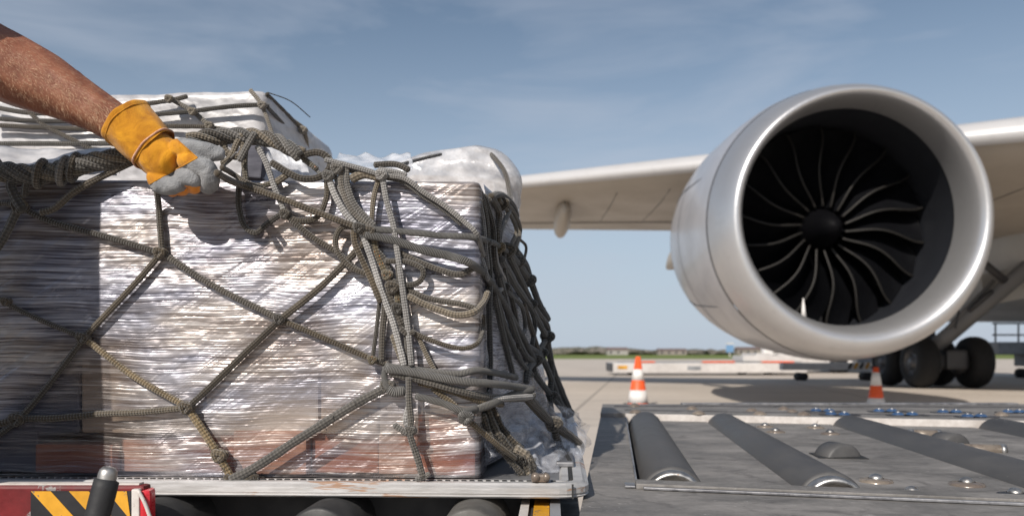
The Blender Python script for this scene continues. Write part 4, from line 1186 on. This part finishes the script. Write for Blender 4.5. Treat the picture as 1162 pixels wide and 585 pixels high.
# cluster between the two bundles
rp([(373,201),(380,221),(393,243),(409,262),(420,290),(434,333),(446,366),(455,398),(459,414)],8.5,L_,2)
rp([(388,190),(387,208),(394,230),(407,247),(420,258)],8,G_,2)
rp([(393,190),(394,208),(401,229),(413,244),(425,256)],8,G_,2)
rp([(378,193),(384,210),(392,228),(402,247)],6,L_,1)
rp([(430,203),(424,225),(421,257)],7,O_,1)
rp([(434,201),(439,228),(446,254),(450,281),(456,320),(463,371),(467,414)],8,L_,3)
rp([(451,300),(454,330),(460,365),(462,412)],6,G_,1)
rp([(438,199),(460,203),(482,219),(504,233),(526,251),(541,266),(548,290)],7,L_,2)
rp([(438,202),(458,207),(480,223),(502,237),(524,255)],5,G_,1)
rp([(369,181),(393,187),(415,193),(431,198)],7,L_,3)
rp([(372,187),(395,193),(418,199)],6,D_,1)
rp([(430,192),(445,194),(461,198)],6.5,L_,2)
rp([(425,187),(440,186),(452,187),(464,193)],8,D_,1)
rp([(452,188,1.5),(471,182,1.7),(500,175,1.9)],5,D_,0)
rp([(399,203),(413,197),(429,201)],12,O_,1)
rp([(413,259),(449,262),(500,267),(530,268),(545,271),(561,276),(575,285)],8,W_,3)
rp([(415,266),(449,273),(480,283),(509,290),(536,300),(557,320),(580,359),(598,392),(607,408)],9.5,W_,3)
rp([(451,285),(475,297),(502,307),(521,311),(537,304)],8.5,D_,1)
rp([(437,296),(463,297),(480,306),(477,318),(465,323),(446,319)],7.5,D_,2)
rp([(460,327),(480,336),(500,341),(525,345),(541,350)],7.5,D_,1)
rp([(463,336),(482,345),(500,352),(518,357),(537,354),(549,342,1.37),(553,331,1.38)],9,O_,2)
rp([(468,376),(482,383),(504,391),(525,395),(542,389),(549,371,1.38),(549,357,1.38)],6.5,D_,2)
rp([(465,373),(475,383),(484,402),(494,421)],6.5,O_,1)
rp([(400,257),(388,258),(381,270),(384,287),(400,304),(418,311)],7.5,D_,2)
rp([(402,260),(403,275),(411,294),(422,318),(432,342)],9,D_,2)
rp([(424,262),(427,285),(438,311),(449,328),(452,346)],9,FK,1)
rp([(414,264),(424,280),(437,296),(444,315)],8,D_,1)
rp([(431,340),(427,376),(422,410)],5.5,D_,1)
rp([(437,346),(434,376),(433,409)],8.5,D_,1)
rp([(418,404),(430,409),(440,413)],6,FK,1)
rp([(440,330),(447,348),(456,370)],9,D_,1)
rp([(446,380),(452,397),(459,414)],9,O_,1)
rp([(455,372),(462,378),(470,376)],8,D_,3)
knot(446,326,14,D_,1); knot(452,350,12,D_,1); knot(440,312,11,FK,1); knot(423,408,9,FK,1); knot(419,263,13,D_,2)
# lashing at the lower corner
rp([(438,415),(475,420),(516,424),(545,420),(586,428,1.50)],9,W_,2)
rp([(439,418),(475,423),(516,431),(557,435,1.37),(600,441,1.50)],10,W_,4)
rp([(443,423),(475,430),(510,440),(548,449,1.37),(590,452,1.47),(606,448,1.5)],9,G_,3)
rp([(475,434),(516,445),(545,455,1.37),(570,459,1.42)],7.5,O_,1)
rp([(536,466,1.36),(560,457,1.38),(580,448,1.44),(604,441,1.5)],9.5,W_,5)
rp([(540,458,1.38),(570,452,1.40),(603,450,1.49)],8,L_,2)
rp([(472,449),(502,457),(524,466),(540,463,1.36)],9,W_,3)
rp([(438,416),(436,428),(440,441)],8,W_,3)
rp([(441,441),(449,444),(459,443)],13,W_,2)
rp([(464,428),(464,455),(466,478),(465,492),(474,520),(480,541)],8.5,G_,4,fray=40)
rp([(447,482),(453,486),(463,492)],8,G_,4,fray=15)
rp([(472,543),(480,541),(487,537)],6.5,G_,4)
rp([(464,462),(461,478),(467,486)],9,L_,3,fray=20)
knot(466,488,11,G_,3); knot(440,437,13,G_,1)
rp([(491,440),(513,457),(529,474,1.35),(557,498,1.38),(585,520,1.43)],8,O_,1)
rp([(552,462,1.42),(562,487,1.42),(579,510,1.44),(598,533,1.46)],11,O_,2,fray=260,vary=.14)
rp([(557,460,1.44),(570,486,1.44),(588,507,1.45),(603,530,1.47)],10,D_,2,fray=220,vary=.14)
rp([(548,470,1.40),(558,498,1.41),(575,517,1.43),(593,538,1.45)],9,O_,2,fray=220,vary=.14)
rp([(585,508,1.44),(600,518,1.44),(604,532,1.46),(594,540,1.46)],12,O_,1,fray=220,vary=.14)
knot(529,473,14,W_,1,Y=1.34)
rp([(600,450,1.50),(612,464,1.56),(626,478,1.62),(646,493,1.70),(659,505,1.735),(658,514,1.735)],10,D_,1)
rp([(596,452,1.53),(612,470,1.6),(630,485,1.66),(650,500,1.72)],7,O_,1)
rp([(630,488,1.66),(633,500,1.68),(638,513,1.70)],10,D_,0)
rp([(627,500,1.7),(634,512,1.7),(644,512,1.7)],9,K_,0)
mb=MB(); mb.tube([P(655,502,1.73),P(657,515,1.73)],.007,12,.004,smooth=False); mb.build('hook',M['cone_white'],net)
knot(628,480,16,D_,0,Y=1.63)
# side drape (in shade)
rp([(540,210,1.40),(546,222,1.42),(552,251),(554,284),(556,311)],8,K_)
rp([(549,222,1.45),(559,256),(561,294),(568,318)],8,D_)
rp([(557,222,1.5),(566,241),(564,268),(566,290)],9,D_)
rp([(553,228,1.5),(561,221),(571,222),(581,232),(586,245)],9,D_,1)
rp([(540,171,2.25),(552,172,2.05),(562,180,1.95),(573,196,1.9),(578,217,1.85),(580,239,1.75)],6,D_)
rp([(569,225),(583,241),(590,260),(585,281)],6.5,O_,2)
rp([(566,226),(579,243),(586,262),(580,279)],6,O_,2)
rp([(578,239),(569,260),(566,277)],7,G_,2)
rp([(588,270),(597,280),(594,298)],4,D_)
rp([(541,222,1.38),(547,245,1.40),(551,285,1.41),(553,305,1.42)],7,L_,0)
rp([(544,285,1.40),(549,300,1.40),(554,318,1.41)],6,L_,1)
rp([(553,280),(556,311),(555,352),(556,410),(555,458)],8,K_,1)
rp([(561,333),(569,371),(576,400),(582,424)],8,K_,1)
rp([(566,312),(571,330),(578,359),(595,400),(606,410)],9,K_,1)
rp([(569,294),(585,323),(604,352),(619,380)],9,K_,1)
rp([(575,283),(590,303),(602,318)],10,K_,1)
rp([(578,290),(592,320),(606,348),(620,368),(621,382),(609,402)],8,K_,0)
rp([(585,284),(596,300),(602,318),(610,340),(622,362)],9,K_,1)
rp([(619,383),(628,419),(637,442),(649,470)],8,K_,0)
rp([(613,400),(606,420),(626,449),(643,470)],8,K_,0)
rp([(597,392),(612,402),(622,420),(634,452),(644,468)],8,K_,1)
rp([(620,380),(626,417),(624,449),(627,473)],8,K_,0)
rp([(606,410),(600,418),(597,434)],9,K_,1)
rp([(545,300,1.42),(562,335),(574,372),(590,408),(604,425)],7,K_,0)
rp([(572,282),(572,305),(580,335),(586,365),(588,395)],7,D_,0)
rp([(560,275),(564,300),(572,318),(567,330)],7,L_,0)
rp([(588,330),(600,345),(607,366),(604,392)],7,K_,0)
rp([(594,345),(603,372),(611,398)],7,D_,0)
rp([(575,330),(592,348),(596,372),(590,380)],6,K_,1)
for px,py,w_,m_ in ((576,284,15,FK),(566,281,12,O_),(588,297,13,K_),(600,318,13,K_),(607,408,14,K_),(621,382,13,K_),(626,448,11,K_),(603,345,11,K_),(572,326,11,D_),(644,468,11,D_),(570,232,13,D_),(615,400,11,K_),(552,276,10,W_)): knot(px,py,w_,m_,1)
# cords over the tall rear stack
def bk(pts,w_=5.5,m_=T_,Y=1.905,**k): rp([(p[0],p[1],(p[2] if len(p)>2 else Y+YAW*((301-p[0])/F*1.93))) for p in pts],w_,m_,**k)
bk([(-10,121),(34,128),(80,128),(120,124),(144,121),(192,114),(212,109.5)],6,D_)
bk([(-10,134),(43,137),(100,137),(150,133),(178,130),(219,126),(260,121),(296,119),(304,121)],6,D_)
bk([(-10,142),(62,145),(110,146),(150,142),(192,143),(236,144),(280,152)],6,D_)
bk([(193,112),(219,127),(238,143),(262,158)],6.5,T_)
bk([(284,102),(298,121),(311,158)],5.5,T_)
bk([(303,121),(325,145,2.1),(348,176,2.3)],5,D_)
bk([(333,137,2.15),(345,148,2.2),(350,176,2.3)],5.5,T_)
bk([(303,107,1.95),(334,138,2.15),(364,174,2.45)],5,D_)
bk([(304,105),(330,115,1.95),(352,133,2.0)],1.4,K_)
for pts in (((-10,163),(62,163),(200,162)),): bk(pts,6.5,K_)
bk([(34,128),(50,142),(75,155),(110,172)],6,D_)
for px,py in ((193,113),(219,127),(238,143),(298,120),(344,148)): knot(px,py,8,T_,0,Y=1.9 if px<310 else 2.18)

ropes=[o for o in net.children if o.name.split('.')[0]=='rope']
def seen(o):
    n_=len(o.data.vertices); vs_=o.data.vertices
    L_=0; rad=0
    k_=max(1,n_//60); pr=None
    for i_ in range(0,n_,k_):
        q_=vs_[i_].co+net.location; p2=Vector((q_.x/q_.y,q_.z/q_.y))
        if pr is not None: L_+=(p2-pr).length
        pr=p2
    return L_
ropes.sort(key=seen,reverse=True)
small=ropes[98:]
if small:
    bm=bmesh.new(); mats_=[]
    for o in small:
        m_=o.data.materials[0]
        if m_ not in mats_: mats_.append(m_)
        n0=len(bm.faces); bm.from_mesh(o.data); bm.faces.ensure_lookup_table()
        for f in bm.faces[n0:]: f.material_index=mats_.index(m_)
        bpy.data.objects.remove(o)
    me=bpy.data.meshes.new('short_rope_pieces'); bm.to_mesh(me); bm.free()
    for m_ in mats_: me.materials.append(m_)
    o=bpy.data.objects.new('short_rope_pieces',me); COL.objects.link(o); o.parent=net; o['kind']='stuff'

# ---------------------------------------------------------------- person
hY=1.325
def skinned(name, verts, edges, mats, levels=2, parent=None, root=0):
    me=bpy.data.meshes.new(name); me.from_pydata([v[0] for v in verts],edges,[])
    o=bpy.data.objects.new(name,me); COL.objects.link(o)
    md=o.modifiers.new('skin','SKIN'); md.use_smooth_shade=True
    for i,v in enumerate(verts):
        r=v[1]; rr=(r,r) if not isinstance(r,tuple) else r
        me.skin_vertices[0].data[i].radius=rr
        me.skin_vertices[0].data[i].use_root=(i==root)
    sb=o.modifiers.new('sub','SUBSURF'); sb.levels=levels; sb.render_levels=levels
    dg=bpy.context.evaluated_depsgraph_get(); ev=o.evaluated_get(dg)
    m2=bpy.data.meshes.new_from_object(ev); m2.name=name
    for m_ in mats: m2.materials.append(m_)
    o2=bpy.data.objects.new(name,m2); COL.objects.link(o2)
    bpy.data.objects.remove(o)
    for p in m2.polygons: p.use_smooth=True
    return o2
ploc=Vector((-1.08,1.04,0))
person = thing('person','person with bare forearm and yellow and grey work glove gripping the net','person',ploc)
S_=Vector((-1.05,.66,1.40))
V=[]; E=[]
def av(p,r):
    p=Vector(p)
    if p.x<-.80 and p.y<.95: p=p+Vector((.14,.42,0))
    V.append((p,r)); return len(V)-1
pel=av((-1.22,.60,.98),(.16,.12))
bel=av((-1.22,.60,1.12),(.15,.11)); che=av((-1.21,.62,1.32),(.17,.125)); shn=av((-1.20,.63,1.46),(.08,.08))
nec=av((-1.18,.66,1.54),.058); hd1=av((-1.15,.70,1.62),.072); hd2=av((-1.14,.71,1.70),(.085,.095)); hd3=av((-1.14,.70,1.77),.075)
E+=[(pel,bel),(bel,che),(che,shn),(shn,nec),(nec,hd1),(hd1,hd2),(hd2,hd3)]
sh=av((-1.05,.70,1.42),.068); ua=av((-.95,1.19,1.32),.06); el=av(P(-95,28,1.24),.058)
f1=av(P(-30,56,1.265),.064); f2=av(P(25,84,1.285),.0565); f3=av(P(72,106,1.30),.0465); f4=av(P(112,127,1.31),.0375); f5=av(P(140,144,1.32),.032); f6=av(P(170,165,1.325),.029)
E+=[(che,sh),(sh,ua),(ua,el),(el,f1),(f1,f2),(f2,f3),(f3,f4),(f4,f5),(f5,f6)]
s2=av((-1.38,.60,1.42),.068); u2=av((-1.46,.58,1.25),.052); e2=av((-1.50,.60,1.12),.045); w2_=av((-1.44,.74,1.02),.032); h2=av((-1.40,.82,1.0),.035)
E+=[(che,s2),(s2,u2),(u2,e2),(e2,w2_),(w2_,h2)]
for sx in (-1,1):
    hp=av((-1.22+sx*.10,.60,.90),(.10,.10)); kn=av((-1.22+sx*.13,.62,.50),.062); an=av((-1.22+sx*.14,.60,.10),.042); ft=av((-1.22+sx*.15,.72,.04),.04)
    E+=[(pel,hp),(hp,kn),(kn,an),(an,ft)]
body=skinned('body',V,E,[M['skin'],M['shirt'],M['trousers'],M['hair']],3,root=pel)
for p in body.data.polygons:
    c=p.center
    if c.z<1.02 and c.x<-.88 and c.x>-1.30 or c.z<.95: p.material_index=2
    elif c.z<1.50 and c.x<-.88 and c.x>-1.35 and (c.z>1.0): p.material_index=1
    elif c.z>1.70 and c.y<1.15: p.material_index=3
for v in body.data.vertices:
    if v.co.x>-.85 and v.co.z>1.05:      # forearm: muscle, tendons, veins
        ax_=(V[f4][0]-V[f1][0]).normalized(); rel=v.co-V[f1][0]; al_=rel.dot(ax_); cr_=rel-ax_*al_
        an_=math.atan2(cr_.z,-cr_.y)
        h_=noise.noise(Vector((al_*9,math.cos(an_)*1.6,math.sin(an_)*1.6)))*.0045
        h_+=max(0,.25-abs(noise.noise(Vector((al_*11+3,math.cos(an_)*2.4,math.sin(an_)*2.4)))))*.006
        v.co+=v.normal*h_
body.parent=person; body.matrix_parent_inverse=Matrix.Translation(-ploc)
# face: nose, ears, eyes
mb=MB(); mb.ball((-.97,1.215,1.675),.014,(1,1.2,1.6),10); mb.ball((-1.088,1.13,1.68),.02,(.4,.8,1.3),10); mb.ball((-.912,1.13,1.68),.02,(.4,.8,1.3),10)
mb.build('nose_and_ears',M['skin'],person)
mb=MB(); mb.ball((-1.025,1.205,1.70),.012,n=10); mb.ball((-.96,1.207,1.70),.012,n=10); mb.build('eyes',M['cone_white'],person)
# arm hair
mb=MB(); rnd=random.Random(11)
axp=[V[i][0] for i in (el,f1,f2,f3,f4,f5)]; rads=[]
def hairs():
    bvh_obj=body
    from mathutils.bvhtree import BVHTree
    bvh=BVHTree.FromPolygons([v.co for v in body.data.vertices],[p.vertices[:] for p in body.data.polygons])
    for k in range(5200):
        s_=rnd.random()*4.9; i=int(s_); t_=s_-i
        c=axp[i].lerp(axp[i+1],t_); ax=(axp[i+1]-axp[i]).normalized()
        d=Vector((rnd.gauss(0,1),rnd.gauss(0,1)-.5,rnd.gauss(0,1))); d=(d-ax*d.dot(ax)).normalized()
        hit=bvh.ray_cast(c+d*.12,-d,.12)
        if hit[0] is None: continue
        p,nr=hit[0],hit[1]
        ln=rnd.uniform(.005,.011)
        dr=(ax*.8+nr*rnd.uniform(.25,.6)+Vector((0,0,-.5))+Vector((rnd.gauss(0,.3),rnd.gauss(0,.3),rnd.gauss(0,.3)))).normalized()
        side=dr.cross(nr).normalized()*.00011
        a=mb.bm.verts.new(p-side); b=mb.bm.verts.new(p+side); m1=p+dr*ln*.5+nr*.0006; e=p+dr*ln
        c1=mb.bm.verts.new(m1+side*.7); c2=mb.bm.verts.new(m1-side*.7); e1=mb.bm.verts.new(e)
        mb.bm.faces.new((a,b,c1,c2)); mb.bm.faces.new((c2,c1,e1))
hairs(); mb.build('arm_hair',M['arm_hair'],person)
# glove hand
def gp(px,py,dy): return P(px,py,hY+dy)
pieces=[]
def chain(pts, rs, mi):
    V=[(gp(*p),r*1.125) for p,r in zip(pts,rs)]
    pieces.append((skinned('piece',V,[(i,i+1) for i in range(len(V)-1)],[M['skin']],3), mi))
chain([(152,152,-.006),(172,170,-.008),(190,184,-.008),(204,192,-.008)],[.030,.0345,.0345,.029],0)
chain([(170,196,-.012),(182,210,-.020),(196,212,-.024),(210,203,-.028)],[.0135,.0160,.0150,.0125],0)
chain([(196,168,-.020),(214,168,-.034),(232,171,-.038),(246,174,-.034),(255,175,-.022)],[.0150,.0145,.0125,.0125,.0100],0)
chain([(206,180,-.020),(224,184,-.036),(238,194,-.040),(241,207,-.028),(232,214,-.006)],[.0170,.0160,.0152,.0138,.0110],0)
chain([(204,198,-.010),(216,203,-.024),(224,209,-.024),(221,213,-.012),(212,209,.006)],[.0150,.0140,.0120,.0112,.0095],2)
chain([(196,202,-.002),(206,208,-.016),(211,213,-.012),(206,216,.002),(200,209,.016)],[.0140,.0130,.0112,.0105,.0095],2)
chain([(184,203,.008),(194,211,-.008),(198,216,-.002),(195,217,.012)],[.0135,.0122,.0108,.0095],2)
chain([(200,200,-.016),(214,200,-.030),(230,204,-.032)],[.0150,.0150,.0130],0)
from mathutils.kdtree import KDTree
allv=[]; bm=bmesh.new()
for o,mi in pieces:
    base=len(bm.verts)
    bm.from_mesh(o.data); allv+=[(v.co.copy(),mi) for v in o.data.vertices]
kd=KDTree(len(allv))
for i,(c,mi) in enumerate(allv): kd.insert(c,i)
kd.balance()
me=bpy.data.meshes.new('hand_raw'); bm.to_mesh(me); bm.free()
ho=bpy.data.objects.new('hand_raw',me); COL.objects.link(ho)
rm=ho.modifiers.new('r','REMESH'); rm.mode='VOXEL'; rm.voxel_size=.0016; rm.use_smooth_shade=True
sm_=ho.modifiers.new('sm','SMOOTH'); sm_.factor=.5; sm_.iterations=2
dg=bpy.context.evaluated_depsgraph_get(); m2=bpy.data.meshes.new_from_object(ho.evaluated_get(dg)); m2.name='glove'
bpy.data.objects.remove(ho)
for o,mi in pieces: bpy.data.objects.remove(o)
m2.materials.clear()
for m_ in ('glove_grey','glove_yellow','glove_orange'): m2.materials.append(M[m_])
for v in m2.vertices:
    q=v.co*60; n_=v.normal; v.co+=n_*(noise.noise(q)*.0016+(.5-abs(noise.noise(q*.8+Vector((4,0,0)))))*.0022)
glove=bpy.data.objects.new('glove',m2); COL.objects.link(glove)
def gline(px,py):
    s_=(px-160)*(179-214)-(py-214)*(224-160)
    t_=(px-194)*(179-152)-(py-152)*(224-194)
    return s_,t_
for p in m2.polygons:
    p.use_smooth=True
    c=p.center; px=CX+c.x/c.y*F; py=HY-(c.z-H)/c.y*F
    mi=allv[kd.find(c)[1]][1]
    s_,t_=gline(px,py)
    if mi==2 and py<208.5: mi=0
    if mi==0 and s_>0 and t_<0 and (c.y<hY+.02 or px<190): mi=1
    p.material_index=mi
glove.parent=person; glove.matrix_parent_inverse=Matrix.Translation(-ploc)
# cuff
def cuff():
    mb=MB()
    def ringpts(c,ax,hw,hd,n=48,seed=0):
        ax=ax.normalized(); up=Vector((0,1,0)); up=(up-ax*up.dot(ax)).normalized(); sd=ax.cross(up).normalized()
        out=[]
        for k in range(n):
            a=2*math.pi*k/n; wv=1+.035*math.sin(3*a+seed)+.02*math.sin(7*a+seed*2)
            out.append(c+sd*math.cos(a)*hw*wv+up*math.sin(a)*hd*wv)
        return out
    a=gp(141,137,-.008); b=gp(174,168,-.008)
    ax=b-a
    rings=[]
    for t_,hw,hd in ((.05,.0345,.030),(0,.0365,.033),(-.02,.0400,.037),(.02,.0415,.038),(.10,.0405,.037),(.14,.0385,.0365),(.35,.039,.0365),(.6,.0385,.036),(.85,.037,.0355),(1.0,.0350,.0345),(1.03,.0362,.0352),(1.06,.0352,.0345),(1.10,.0360,.0345)):
        rings.append(ringpts(a+ax*t_,ax,hw*1.125,hd*1.125,seed=t_*3))
    V_=loft(mb,rings)
    for v in mb.bm.verts:
        q=v.co*42; n_=noise.noise(q)*.0026+(.4-abs(noise.noise(q*1.3+Vector((3,0,0)))))*.003; 
        v.co+=(v.co-a).normalized()*n_
    o=mb.build('cuff',M['glove_yellow'],person)
    sub=o.modifiers.new('s','SUBSURF'); sub.levels=1; sub.render_levels=2
    # stitched border of the yellow back panel, laid on the glove
    from mathutils.bvhtree import BVHTree
    gb=BVHTree.FromPolygons([v.co for v in glove.data.vertices],[p.vertices[:] for p in glove.data.polygons])
    eye=Vector((0,0,H)); pts=[]
    L_=[(160+(224-160)*k/20,214+(179-214)*k/20) for k in range(21)]+[(224+(194-224)*k/14,179+(152-179)*k/14) for k in range(1,15)]
    for q in L_:
        d=(P(q[0],q[1],1)-eye).normalized(); h=gb.ray_cast(eye,d)
        if h[0] is not None and h[0].y<hY+.03: pts.append(h[0]-d*.0003)
    if len(pts)>4:
        mb=MB(); mb.tube(pts,.0011,6,.003); mb.build('panel_hem',M['glove_yellow'],person)
    # seams
    for t_,hw,hd in ((1.03,.0366,.0360),(.13,.0400,.0378)):
        R=ringpts(a+ax*t_,ax,hw*1.125,hd*1.125,seed=t_*3)
        mb=MB(); mb.tube(R+[R[0]],.0011 if t_<1 else .0016,6,.003); mb.build('seam',M['seam'] if t_>1 else M['glove_yellow'],person)
cuff()
